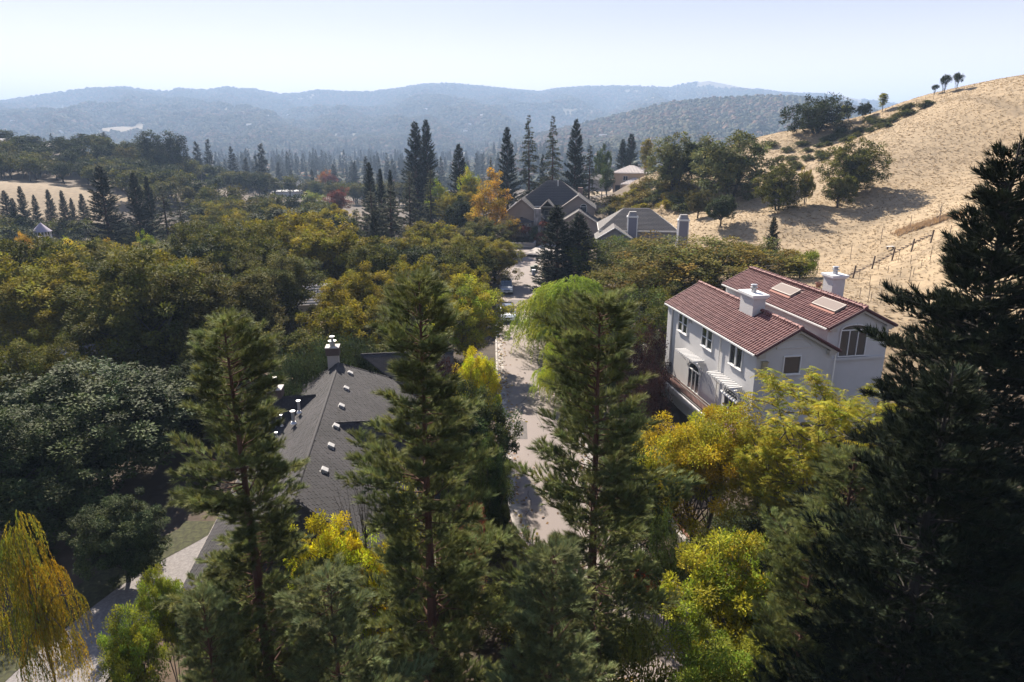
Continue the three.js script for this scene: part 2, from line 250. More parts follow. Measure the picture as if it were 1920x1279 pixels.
  single('driveway', [ribbon(dp, -2.1, 2.1, 0.02, 0.02)], new THREE.MeshStandardMaterial({ color: new THREE.Color().setRGB(0.25, 0.23, 0.225), roughness: 0.95, map: rep(TEX.fine, 0.8), bumpMap: rep(TEX.fine, 1.2), bumpScale: 0.012 }), null, null, null, 'structure');
  single('lawn_edge', [ribbon(dp, -4.2, -2.12, 0.05, 0.03)], std(0.06, 0.062, 0.022, 1, { map: TEX.grain }), null, null, null, 'structure');
  single('path', [ribbon(smoothPath([[-25, -55], [-24, -66], [-22, -76], [-25, -88]], 1.5), -1.1, 1.1, 0.06, 0.06)], std(0.34, 0.25, 0.2, 1, { map: TEX.grain }), null, null, null, 'structure');
  const dd = smoothPath([[5, -134], [9, -146], [13, -152]], 1);
  single('driveway', [ribbon(dd, -3, 3, 0.5, 0.5)], concrete, null, null, null, 'structure');
  // kerb wall with a brick cap at the mouth of the drive by the white house
  const kw = smoothPath([[10.6, -31], [10.0, -33.4], [9.5, -36], [9.6, -39]], 0.25);
  const t = thing('garden_kerb', 'pale curved garden kerb edged with brick between yellow-green trees', 'garden kerb');
  part('kerb_stone', [ribbon(kw, -0.18, -0.17, -0.1, 0.3), ribbon(kw, -0.17, 0.17, 0.3, 0.3), ribbon(kw, 0.17, 0.18, 0.3, -0.1)], concrete, t);
  const bm = std(0.32, 0.15, 0.10, 0.9, { map: TEX.fine }), bg = box(0.2, 0.09, 0.21);
  kw.forEach((p, i) => { if (i % 1 === 0 && i < kw.length - 1) { const m = part('brick', bg, bm, t); const q = kw[i + 1]; m.position.set(p.x + 0.29, 0.29, p.z); m.rotation.y = Math.atan2(q.x - p.x, q.z - p.z); } });
}

// ---------------------------------------------------------------- building kit
const stuccoMap = noiseTex(512, (u, v) => { const n = 0.86 + 0.08 * tileNoise(u, v, 4, 5) - 0.10 * Math.max(0, tileNoise(u, v * 0.25 * 4, 24, 2) * (0.4 + tileNoise(u, v, 2, 2))); return [n, n, n * 0.995]; });
const M = {
  stucco: std(0.53, 0.525, 0.53, 0.92, { map: rep(stuccoMap, 0.25), bumpMap: rep(TEX.fine, 2), bumpScale: 0.006 }),
  stuccoWarm: std(0.44, 0.41, 0.37, 0.92, { map: rep(stuccoMap, 0.25), bumpMap: rep(TEX.fine, 2), bumpScale: 0.006 }),
  white: std(0.62, 0.62, 0.62, 0.55), offWhite: std(0.7, 0.68, 0.64, 0.6),
  glass: new THREE.MeshPhysicalMaterial({ color: new THREE.Color().setRGB(0.03, 0.035, 0.04), roughness: 0.06, metalness: 0, specularIntensity: 1, clearcoat: 1, clearcoatRoughness: 0.02 }),
  dark: std(0.02, 0.02, 0.022, 0.7), metal: std(0.45, 0.45, 0.46, 0.45, { metalness: 0.8 }), iron: std(0.03, 0.025, 0.025, 0.55),
  tileA: std(0.235, 0.094, 0.086, 0.75, { map: rep(TEX.fine, 3) }), tileB: std(0.27, 0.12, 0.11, 0.75, { map: rep(TEX.fine, 3) }), tileC: std(0.19, 0.072, 0.07, 0.75, { map: rep(TEX.fine, 3) }), tileRim: std(0.075, 0.025, 0.027, 0.75),
  shingle: std(1, 1, 1, 0.92, { map: rep(TEX.fine, 4) }), terracotta: std(0.36, 0.17, 0.12, 0.85, { map: TEX.fine }),
  slate: std(0.085, 0.076, 0.079, 0.9, { map: rep(TEX.grain, 1.2), bumpMap: rep(TEX.fine, 1.5), bumpScale: 0.02 }),
  siding: std(0.2, 0.2, 0.225, 0.85), taupe: std(0.27, 0.22, 0.19, 0.9, { map: rep(stuccoMap, 0.3) }), stone: std(0.4, 0.37, 0.36, 0.95, { map: rep(TEX.grain, 1) }), peach: std(0.56, 0.44, 0.34, 0.92, { map: rep(stuccoMap, 0.3) }),
};
const UPN = V(0, 1, 0);
// a frame on a roof plane: origin, along-eave direction u, up-slope direction v
function planeFrame(o, u, v) { const n = u.clone().cross(v).normalize(); if (n.y < 0) n.negate(); return { o, u, v, n, p: (a, b, c = 0) => o.clone().addScaledVector(u, a).addScaledVector(v, b).addScaledVector(n, c) }; }
// window: frame, panes, mullions set into a wall; w x h, nx lights wide, ny high; built in its own plane (x right, y up, z out)
function windowPart(parent, name, w, h, nx, ny, mat = M.white, arch = 0, t = 0.07) {
  const g = new THREE.Group(); g.name = name; parent.add(g);
  const f = [];
  if (arch) {
    const sh = new THREE.Shape(); sh.moveTo(-w / 2, 0); sh.lineTo(w / 2, 0); sh.lineTo(w / 2, h); sh.absellipse(0, h, w / 2, arch, 0, Math.PI, false); sh.lineTo(-w / 2, 0);
    const ho = new THREE.Path(); ho.moveTo(-w / 2 + t, t); ho.lineTo(w / 2 - t, t); ho.lineTo(w / 2 - t, h); ho.absellipse(0, h, w / 2 - t, arch - t, 0, Math.PI, false); ho.lineTo(-w / 2 + t, t); sh.holes.push(ho);
    f.push(new THREE.ExtrudeGeometry(sh, { depth: 0.1, bevelEnabled: false, curveSegments: 20 }).translate(0, 0, -0.03));
    f.push(box(w - 2 * t, t, 0.09, 0, h, 0.02));
    const gl = new THREE.Shape(); gl.moveTo(-w / 2 + t, t); gl.lineTo(w / 2 - t, t); gl.lineTo(w / 2 - t, h); gl.absellipse(0, h, w / 2 - t, arch - t, 0, Math.PI, false);
    const pane = part('pane', new THREE.ExtrudeGeometry(gl, { depth: 0.02, bevelEnabled: false, curveSegments: 20 }).translate(0, 0, -0.01), M.glass, g);
  } else {
    f.push(box(w, t, 0.1, 0, t / 2, 0.02), box(w, t, 0.1, 0, h - t / 2, 0.02), box(t, h - 2 * t, 0.1, -w / 2 + t / 2, h / 2, 0.02), box(t, h - 2 * t, 0.1, w / 2 - t / 2, h / 2, 0.02));
    f.push(box(w + 0.1, 0.05, 0.16, 0, -0.025, 0.04));
    const cw = (w - 2 * t) / nx, ch = (h - 2 * t) / ny;
    for (let i = 0; i < nx; i++) for (let j = 0; j < ny; j++) part('pane', box(cw - 0.004, ch - 0.004, 0.02, -w / 2 + t + cw * (i + 0.5), t + ch * (j + 0.5), -0.005), M.glass, g);
  }
  for (let i = 1; i < nx; i++) f.push(box(0.06, h - 2 * t, 0.085, -w / 2 + t + (w - 2 * t) * i / nx, h / 2, 0.018));
  for (let j = 1; j < ny; j++) f.push(box(w - 2 * t, 0.045, 0.08, 0, t + (h - 2 * t) * j / ny, 0.016));
  part('frame', f, mat, g);
  return g;
}
function prismWalls(w, d, h, rise, ridgeX = 0.5) {                          // box with gabled ends, ridge along z; x from 0..w, z from 0..-d
  const s = new THREE.Shape(); s.moveTo(0, 0); s.lineTo(w, 0); s.lineTo(w, h); s.lineTo(w * ridgeX, h + rise); s.lineTo(0, h); s.lineTo(0, 0);
  return new THREE.ExtrudeGeometry(s, { depth: d, bevelEnabled: false }).translate(0, 0, -d);
}
function chimneyParts(parent, x, y, z, w, d, h, mat = M.stucco, flueMat = M.metal, flare = 0.18) {
  const c = new THREE.Group(); c.name = 'chimney'; c.position.set(x, y, z); parent.add(c);
  part('stack', box(w, h, d, 0, h / 2, 0), mat, c);
  part('cap', [box(w + flare, 0.12, d + flare, 0, h + 0.06, 0), box(w + flare * 2, 0.16, d + flare * 2, 0, h + 0.2, 0)], M.white, c);
  part('flue', [cyl(0.2, 0.2, 0.2, 0, h + 0.28, 0), cyl(0.17, 0.17, 0.3, 0, h + 0.48, 0), cyl(0.27, 0.27, 0.05, 0, h + 0.62, 0), cyl(0.25, 0.22, 0.05, 0, h + 0.82, 0)], flueMat, c);
  return c;
}

// ---------------------------------------------------------------- the white house with red tiled roofs
// local axes: x along the gable wall (right), z back along the ridge (negative = away)
{
  const T = thing('tiled_house', 'white stucco house with two red tiled roofs, chimneys and arched balcony doors', 'house', [16.11, 0, -42.846], 0.173);
  const L1 = 15.07, W1 = 5.65, E1 = 8.65, RS1 = 1.55, x2 = 6.36, z2 = -1.92, L2 = 15.5, W2 = 4.87, E2 = 9.63, RS2 = 1.2;
  part('wall', prismWalls(W1 - 0.1, L1 - 0.3, E1 - 0.02, RS1, 0.5).translate(0.05, 0, -0.1), M.stucco, T);
  part('wall', prismWalls(W2 - 0.1, L2 - 0.3, E2 - 0.02, RS2, 0.5).translate(x2 + 0.05, 0, z2 - 0.1), M.stucco, T);
  part('wall', box(x2 - W1 + 0.2, E1 - 0.4, 12, (x2 + W1) / 2, (E1 - 0.4) / 2, z2 - 7.2), M.stucco, T);
  part('wall', box(5, 3.4, 12, x2 + W2 + 2.3, 1.7, z2 - 8), M.stucco, T);
  // barrel tiles, each a tapering half pipe
  const tg = (() => { const P = [], I = [], n = 5, len = 0.42, r0 = 0.112, r1 = 0.098; for (const [s, r, lift] of [[0, r0, 0.035], [1, r1, 0.0]]) for (let i = 0; i <= n; i++) { const a = Math.PI * i / n; P.push(-Math.cos(a) * r, Math.sin(a) * r * 0.85 + lift, -s * len); } for (let i = 0; i < n; i++) I.push(i, i + 1, n + 1 + i, i + 1, n + 2 + i, n + 1 + i); for (let i = 1; i < n; i++) I.push(0, i, i + 1); const g = new THREE.BufferGeometry(); g.setAttribute('position', new THREE.Float32BufferAttribute(P, 3)); g.setIndex(I.map((v, k) => k % 3 === 1 ? I[k + 1] : k % 3 === 2 ? I[k - 1] : v)); const h = g.toNonIndexed(); h.computeVertexNormals(); const uv = []; for (let i = 0; i < h.attributes.position.count; i++) uv.push(h.attributes.position.getX(i), h.attributes.position.getZ(i)); h.setAttribute('uv', new THREE.Float32BufferAttribute(uv, 2)); return h; })();
  const R = rng(11), mats = [M.tileA, M.tileA, M.tileB, M.tileC];
  function tiledRoof(name, x, z, L, W, E, RS, holes) {
    const roof = new THREE.Group(); roof.name = 'roof'; T.add(roof);
    const ov = 0.28, sl = Math.hypot(W / 2, RS), ang = Math.atan2(RS, W / 2), spots = [];
    for (const side of [-1, 1]) {
      const cx = x + W / 2, rid = V(cx, E + RS, z), u = V(0, 0, -1), v = V(side, 0, 0).multiplyScalar(-Math.cos(ang)).add(V(0, Math.sin(ang), 0));   // v up slope
      const eave = V(cx + side * W / 2, E, z);
      const lo = eave.clone().addScaledVector(v, -ov / Math.cos(ang) * 0.7), a = [lo.clone().add(V(0, 0, 0.3)), lo.clone().add(V(0, 0, -L - 0.1)), rid.clone().add(V(0, 0, -L - 0.1)), rid.clone().add(V(0, 0, 0.3))];
      if (side > 0) a.reverse();
      part('deck', slab(side < 0 ? a.slice().reverse() : a.slice().reverse(), 0.09), M.tileRim, roof);
      const nU = Math.round((L + 0.4) / 0.30), nV = Math.floor((sl + 0.2) / 0.36);
      for (let j = 0; j <= nV; j++) for (let i = 0; i < nU; i++) {
        const along = -0.2 + (i + 0.5) * (L + 0.4) / nU, up = j * 0.36;
        if (holes.some(([s, a0, a1, b0, b1]) => s === side && along > a0 && along < a1 && up > b0 && up < b1)) continue;
        spots.push([lo.clone().addScaledVector(u, along).addScaledVector(v, up + 0.02).addScaledVector(V(0, Math.cos(ang), 0).add(V(side * Math.sin(ang), 0, 0)), 0.012), v, side, along]);
      }
    }
    const dummy = new THREE.Object3D(), near = spots.filter((s) => s[2] < 0).sort((p, q) => p[3] - q[3]).slice(0, 300), set = new Set(near), rest = spots.filter((s) => !set.has(s));
    const pose = (o, s) => { o.position.copy(s[0]); const zAx = s[1].clone().negate(), xAx = V(0, 0, 1).multiplyScalar(s[2] < 0 ? 1 : -1), yAx = zAx.clone().cross(xAx); const m = new THREE.Matrix4().makeBasis(xAx, yAx, zAx); o.quaternion.setFromRotationMatrix(m); o.rotateY((R() - 0.5) * 0.06); o.rotateX((R() - 0.5) * 0.03); o.scale.setScalar(0.97 + 0.07 * R()); };
    for (const s of near) { const m = part('roof_tile', tg, mats[Math.floor(R() * 4)], roof); pose(m, s); }
    const im = new THREE.InstancedMesh(tg, std(1, 1, 1, 0.75, { map: rep(TEX.fine, 3) }), rest.length); im.name = 'roof_tiles'; im.userData.kind = 'stuff'; shade(im);
    rest.forEach((s, i) => { pose(dummy, s); dummy.updateMatrix(); im.setMatrixAt(i, dummy.matrix); im.setColorAt(i, mats[Math.floor(R() * 4)].color); });
    roof.add(im);
    // ridge tiles along the top, verge tiles down the gable
    const rg = []; for (let k = 0; k < (L + 0.3) / 0.4; k++) { const g = new THREE.CylinderGeometry(0.15, 0.17, 0.43, 8, 1, false, 0, Math.PI); g.rotateZ(Math.PI / 2 * 0); g.rotateX(-Math.PI / 2); g.rotateZ(Math.PI / 2); g.translate(x + W / 2, E + RS + 0.06 + 0.015 * (k % 2), z + 0.15 - k * 0.4); rg.push(g); }
    rg.forEach((g) => part('ridge_tile', g, mats[Math.floor(R() * 3)], roof));
    const ve = []; for (const s of [-1, 1]) { const a = V(x + W / 2, E + RS + 0.05, z + 0.32), b = V(x + W / 2 + s * (W / 2 + 0.22), E - 0.22 * RS / (W / 2) + 0.05, z + 0.32); ve.push(bar(a, b, 0.1, 8), bar(a.clone().add(V(0, 0, -L - 0.4)), b.clone().add(V(0, 0, -L - 0.4)), 0.1, 8)); }
    part('verge', ve, M.tileRim, roof);
    part('gutter', [box(0.1, 0.1, L + 0.2, x - 0.24, E - 0.14, z - L / 2), box(0.1, 0.1, L + 0.2, x + W + 0.24, E - 0.14, z - L / 2)], M.white, roof);
    const so = []; for (const s of [-1, 1]) { const a = V(x + W / 2, E + RS - 0.17, z + 0.1), b = V(x + W / 2 + s * (W / 2 + 0.05), E - 0.2, z + 0.1), d = b.clone().sub(a); so.push(box(d.length(), 0.16, 0.3, 0, 0, 0, 0, 0, s > 0 ? Math.atan2(d.y, d.x) : Math.atan2(-d.y, -d.x)).translate((a.x + b.x) / 2, (a.y + b.y) / 2, a.z)); }
    part('cornice', so, M.stuccoWarm, roof);
    return roof;
  }
  const r1 = tiledRoof('roof', 0, 0, L1, W1, E1, RS1, [[-1, 4.4, 6.9, 2.35, 3.3]]);
  const r2 = tiledRoof('roof', x2, z2, L2, W2, E2, RS2, [[-1, 0.95 + 0.0, 3.95, 1.55, 2.3], [-1, 6.45, 9.45, 1.45, 2.2]]);
  tag(r1, 'lower roof of red barrel tiles with a stucco chimney'); tag(r2, 'upper roof of red barrel tiles with two skylights');
  chimneyParts(r1, 2.55, E1 + 0.6, -5.65, 0.95, 1.9, 1.9); chimneyParts(r2, 4.9 + x2 - 0.55, E2 - 0.6, z2 - 6.2, 1.05, 1.2, 2.75);
  // skylights lying on the left slope of the upper roof
  const a2 = Math.atan2(RS2, W2 / 2), sl2 = Math.hypot(W2 / 2, RS2);
  for (const [c, up] of [[2.45, 1.85], [7.95, 1.75]]) {
    const g = new THREE.Group(); g.name = 'skylight'; r2.add(g);
    g.position.set(x2 + up * Math.cos(a2) - 0.15, E2 + up * Math.sin(a2) + 0.12, z2 - c); g.rotation.z = a2;
    part('frame', [box(1.0, 0.16, 0.09, 0, 0.02, 1.36), box(1.0, 0.16, 0.09, 0, 0.02, -1.36), box(0.09, 0.16, 2.63, 0.455, 0.02, 0), box(0.09, 0.16, 2.63, -0.455, 0.02, 0)], std(0.2, 0.17, 0.15, 0.6), g);
    part('pane', rbox(0.82, 0.1, 2.63, 0.02, 0, 0.05, 0), new THREE.MeshPhysicalMaterial({ color: new THREE.Color().setRGB(0.21, 0.175, 0.16), roughness: 0.85, specularIntensity: 0.25 }), g);
    part('flashing', box(0.22, 0.03, 2.9, -0.6, -0.03, 0), std(0.2, 0.07, 0.05, 0.8), g);
  }
  // windows of the left wall: pairs of sashes
  const leftW = (b, y, w, h, nx, ny, arch) => { const g = windowPart(T, 'window', w, h, nx, ny, M.white, arch); g.position.set(0.035, y, -b); g.rotation.y = -Math.PI / 2; return g; };
  for (const [b, ny] of [[11.75, 2], [7.25, 2], [2.7, 1]]) for (const s of [-1, 1]) leftW(b + s * 0.47, E1 - 1.83, 0.9, 1.52, 1, ny);
  for (const [b, y] of [[9.0, 2.65], [2.75, 2.75]]) {
    const g = leftW(b, y, 2.1, 1.75, 3, 1, 0.62); g.name = 'balcony_door';
    const sh = new THREE.Shape(); sh.absellipse(0, 0, 1.32, 0.86, 0, Math.PI, false); sh.lineTo(-1.15, 0); const hh = []; sh.absellipse(0, 0, 1.15, 0.70, Math.PI, 0, true); sh.lineTo(1.32, 0);
    part('arch_moulding', new THREE.ExtrudeGeometry(sh, { depth: 0.09, bevelEnabled: false, curveSegments: 18 }).translate(0, 1.75, 0), M.stucco, g);
  }
  // small pergolas over the doors
  for (const [b0, b1, y] of [[7.3, 10.9, 5.55], [1.3, 5.1, 5.55]]) {
    const g = new THREE.Group(); g.name = 'pergola'; T.add(g);
    for (let k = 0; k < 11; k++) part('rafter', box(0.95, 0.14, 0.09, -0.47, y + 0.14, -lerp(b0, b1, (k + 0.5) / 11)), M.white, g);
    part('beam', box(0.12, 0.16, b1 - b0 + 0.3, -0.66, y, -(b0 + b1) / 2), M.white, g);
    part('bracket', [bar(V(0, y - 0.75, -b0 - 0.25), V(-0.62, y - 0.08, -b0 - 0.25), 0.05), bar(V(0, y - 0.75, -b1 + 0.25), V(-0.62, y - 0.08, -b1 + 0.25), 0.05)], M.white, g);
  }
  // awning bar and cloth rolled above the near door
  part('awning', [bar(V(-0.2, 4.5, -1.5), V(-0.2, 4.55, -4.0), 0.09, 10), bar(V(0, 4.5, -1.7), V(-0.2, 4.5, -1.7), 0.04), bar(V(0, 4.5, -3.8), V(-0.2, 4.5, -3.8), 0.04)], M.white, T);
  // balcony with tiled floor and iron rails
  const bal = new THREE.Group(); bal.name = 'balcony'; T.add(bal);
  part('slab', [box(1.2, 0.35, 13.6, -0.59, 2.35, -6.9), box(1.3, 0.12, 13.7, -0.64, 2.57, -6.9)], M.stucco, bal);
  part('floor', box(1.1, 0.03, 13.4, -0.58, 2.645, -6.9), std(0.17, 0.075, 0.06, 0.85, { map: TEX.fine }), bal);
  const railing = (n, z0, z1, x0, x1) => { const g = new THREE.Group(); g.name = 'railing'; bal.add(g); const rails = [], m = n; for (const y of [2.75, 3.4, 3.62]) rails.push(bar(V(x0, y, z0), V(x1, y, z1), 0.045)); part('rail', rails, M.iron, g); for (let i = 0; i <= m; i++) part('baluster', cyl(0.024, 0.024, 0.97, lerp(x0, x1, i / m), 2.66, lerp(z0, z1, i / m), 6), M.iron, g); };
  railing(60, -0.2, -13.6, -1.15, -1.15); railing(7, -13.6, -13.6, -1.15, 0); railing(7, -0.2, -0.2, -1.15, 0);
  part('downpipe', [cyl(0.05, 0.05, 6, -0.06, 2.7, -5.0, 8), cyl(0.05, 0.05, 8, -0.06, 0.4, -13.9, 8), cyl(0.05, 0.05, 4, W1 + 0.08, 4.4, 0.05, 8)], M.offWhite, T);
  part('lamp', [cyl(0.07, 0.11, 0.22, -0.12, E1 - 0.62, -10.2, 8), box(0.12, 0.05, 0.05, -0.06, E1 - 0.4, -10.2)], M.metal, T);
  part('corner_pilaster', box(0.14, E1 - 0.3, 0.8, -0.03, (E1 - 0.3) / 2, -14.3), M.stucco, T);
  // gable wall: window, blind arch, lantern
  const fw = windowPart(T, 'window', 1.3, 1.3, 1, 1); fw.position.set(2.65, E1 - 1.65, -0.08);
  { const sh = new THREE.Shape(); sh.moveTo(-1.3, 0); sh.lineTo(1.3, 0); sh.absellipse(0, 0, 1.3, 0.62, 0, Math.PI, false); const h = new THREE.Path(); h.moveTo(-1.24, 0.05); h.absellipse(0, 0.05, 1.24, 0.52, Math.PI, 0, true); h.lineTo(-1.24, 0.05); sh.holes.push(h); part('blind_arch', new THREE.ExtrudeGeometry(sh, { depth: 0.05, bevelEnabled: false, curveSegments: 20 }).translate(2.7, E1 + 0.15, -0.1), std(0.5, 0.47, 0.45, 0.9), T); }
  part('lantern', [box(0.34, 0.5, 0.2, 0.62, E1 - 0.93, 0.02), box(0.42, 0.06, 0.28, 0.62, E1 - 0.65, 0.04)], std(0.3, 0.26, 0.16, 0.5), T);
  // arched window of the upper gable
  const g2 = windowPart(T, 'window', 2.15, 1.95, 3, 1, M.white, 0.42); g2.position.set(x2 + 2.05, 7.35, z2 - 0.06);
  part('sill_band', box(4.6, 0.18, 0.16, x2 + 2.4, 7.2, z2 - 0.02), M.stucco, T);
  part('corbel', [box(0.45, 0.3, 0.3, 0.3, E1 - 0.2, 0.08), box(0.45, 0.3, 0.3, W1 - 0.3, E1 - 0.2, 0.08), box(0.45, 0.3, 0.3, x2 + 0.3, E2 - 0.2, z2 + 0.08), box(0.45, 0.3, 0.3, x2 + W2 - 0.3, E2 - 0.2, z2 + 0.08)], M.stuccoWarm, T);
  // entry roof at the foot of the gable wall
  const er = new THREE.Group(); er.name = 'entry_roof'; T.add(er);
  part('deck', slab([V(-0.2, 2.3, 1.7), V(5.4, 2.3, 1.7), V(5.4, 2.95, 0), V(-0.2, 2.95, 0)], 0.12), M.tileRim, er);
  for (let i = 0; i < 19; i++) for (let j = 0; j < 5; j++) { const m = part('roof_tile', tg, mats[(i + j * 3) % 4], er); m.position.set(-0.1 + i * 0.3, 2.31 + j * 0.135 + 0.02, 1.68 - j * 0.355); m.rotation.x = 0.365; }
  part('porch_wall', box(5.5, 2.1, 0.25, 2.6, 1.05, 1.3), M.stucco, er); part('opening', box(1.6, 1.7, 0.06, 1.5, 0.85, 1.44), M.dark, er);
  part('garden_wall', box(0.3, 4.5, 5.5, -1.4, 2.25, -16.8), M.stuccoWarm, T);
}

// ---------------------------------------------------------------- shingles on a roof plane bounded by a polygon (in plane coordinates)
function inPoly(P, x, y) { let c = false; for (let i = 0, j = P.length - 1; i < P.length; j = i++) if ((P[i][1] > y) !== (P[j][1] > y) && x < (P[j][0] - P[i][0]) * (y - P[i][1]) / (P[j][1] - P[i][1]) + P[i][0]) c = !c; return c; }
const shingleGeo = (w, d) => box(w, 0.02, d, 0, 0, -d / 2);
function shinglePlane(parent, pts, w, exposure, tint, seed, lift = 0.02) {
  // pts: 3-D polygon, first edge along the eave
  const R = rng(seed), u = pts[1].clone().sub(pts[0]).normalize(); let n = V(0, 0, 0);
  for (let i = 0; i < pts.length; i++) { const a = pts[i], b = pts[(i + 1) % pts.length]; n.x += (a.y - b.y) * (a.z + b.z); n.y += (a.z - b.z) * (a.x + b.x); n.z += (a.x - b.x) * (a.y + b.y); }
  n.normalize(); if (n.y < 0) n.negate();
  let v = n.clone().cross(u); if (v.y < 0) v.negate();
  const q = pts.map((p) => { const d = p.clone().sub(pts[0]); return [d.dot(u), d.dot(v)]; }), x0 = Math.min(...q.map((a) => a[0])), x1 = Math.max(...q.map((a) => a[0])), y1 = Math.max(...q.map((a) => a[1]));
  const spots = []; for (let j = 0; j * exposure < y1; j++) for (let x = x0 + (j % 2) * w / 2; x < x1; x += w) if (inPoly(q, x, j * exposure + exposure * 0.5)) spots.push([x, j * exposure]);
  const geo = shingleGeo(w * 0.93, exposure * 1.25), im = new THREE.InstancedMesh(geo, M.shingle, spots.length), m = new THREE.Matrix4(), d = new THREE.Object3D(), up = u.clone().cross(v).y > 0 ? 1 : -1;
  const X = u.clone().multiplyScalar(up), Z = v.clone().negate(), B = new THREE.Matrix4().makeBasis(X, n, Z), c = new THREE.Color();
  spots.forEach(([x, y], i) => { d.position.copy(pts[0]).addScaledVector(u, x).addScaledVector(v, y).addScaledVector(n, lift + 0.012 * R()); d.quaternion.setFromRotationMatrix(B); d.rotateX(0.07); d.scale.set(1, 1 + R(), 0.9 + 0.2 * R()); d.updateMatrix(); im.setMatrixAt(i, d.matrix); const k = (0.74 + 0.44 * R()) * (1 + 0.55 * fbm(x / 2.2 + seed, y / 1.3, 3)); im.setColorAt(i, c.setRGB(tint[0] * k, tint[1] * k, tint[2] * k)); });
  im.name = 'shingles'; im.userData.kind = 'stuff'; shade(im); parent.add(im);
  part('roof_deck', slab(n.dot(pts[1].clone().sub(pts[0]).cross(pts[2].clone().sub(pts[0]))) > 0 ? pts : pts.slice().reverse(), 0.12), M.slate, parent);
}
const hipCap = (parent, a, b, tint) => { const L = a.distanceTo(b), k = Math.round(L / 0.25), g = []; const d = b.clone().sub(a).normalize(); for (let i = 0; i < k; i++) { const p = a.clone().addScaledVector(d, i * 0.25); g.push(bar(p, p.clone().addScaledVector(d, 0.28).add(V(0, 0.02, 0)), 0.085, 6)); } part('ridge_caps', g, std(...tint, 0.9), parent); };

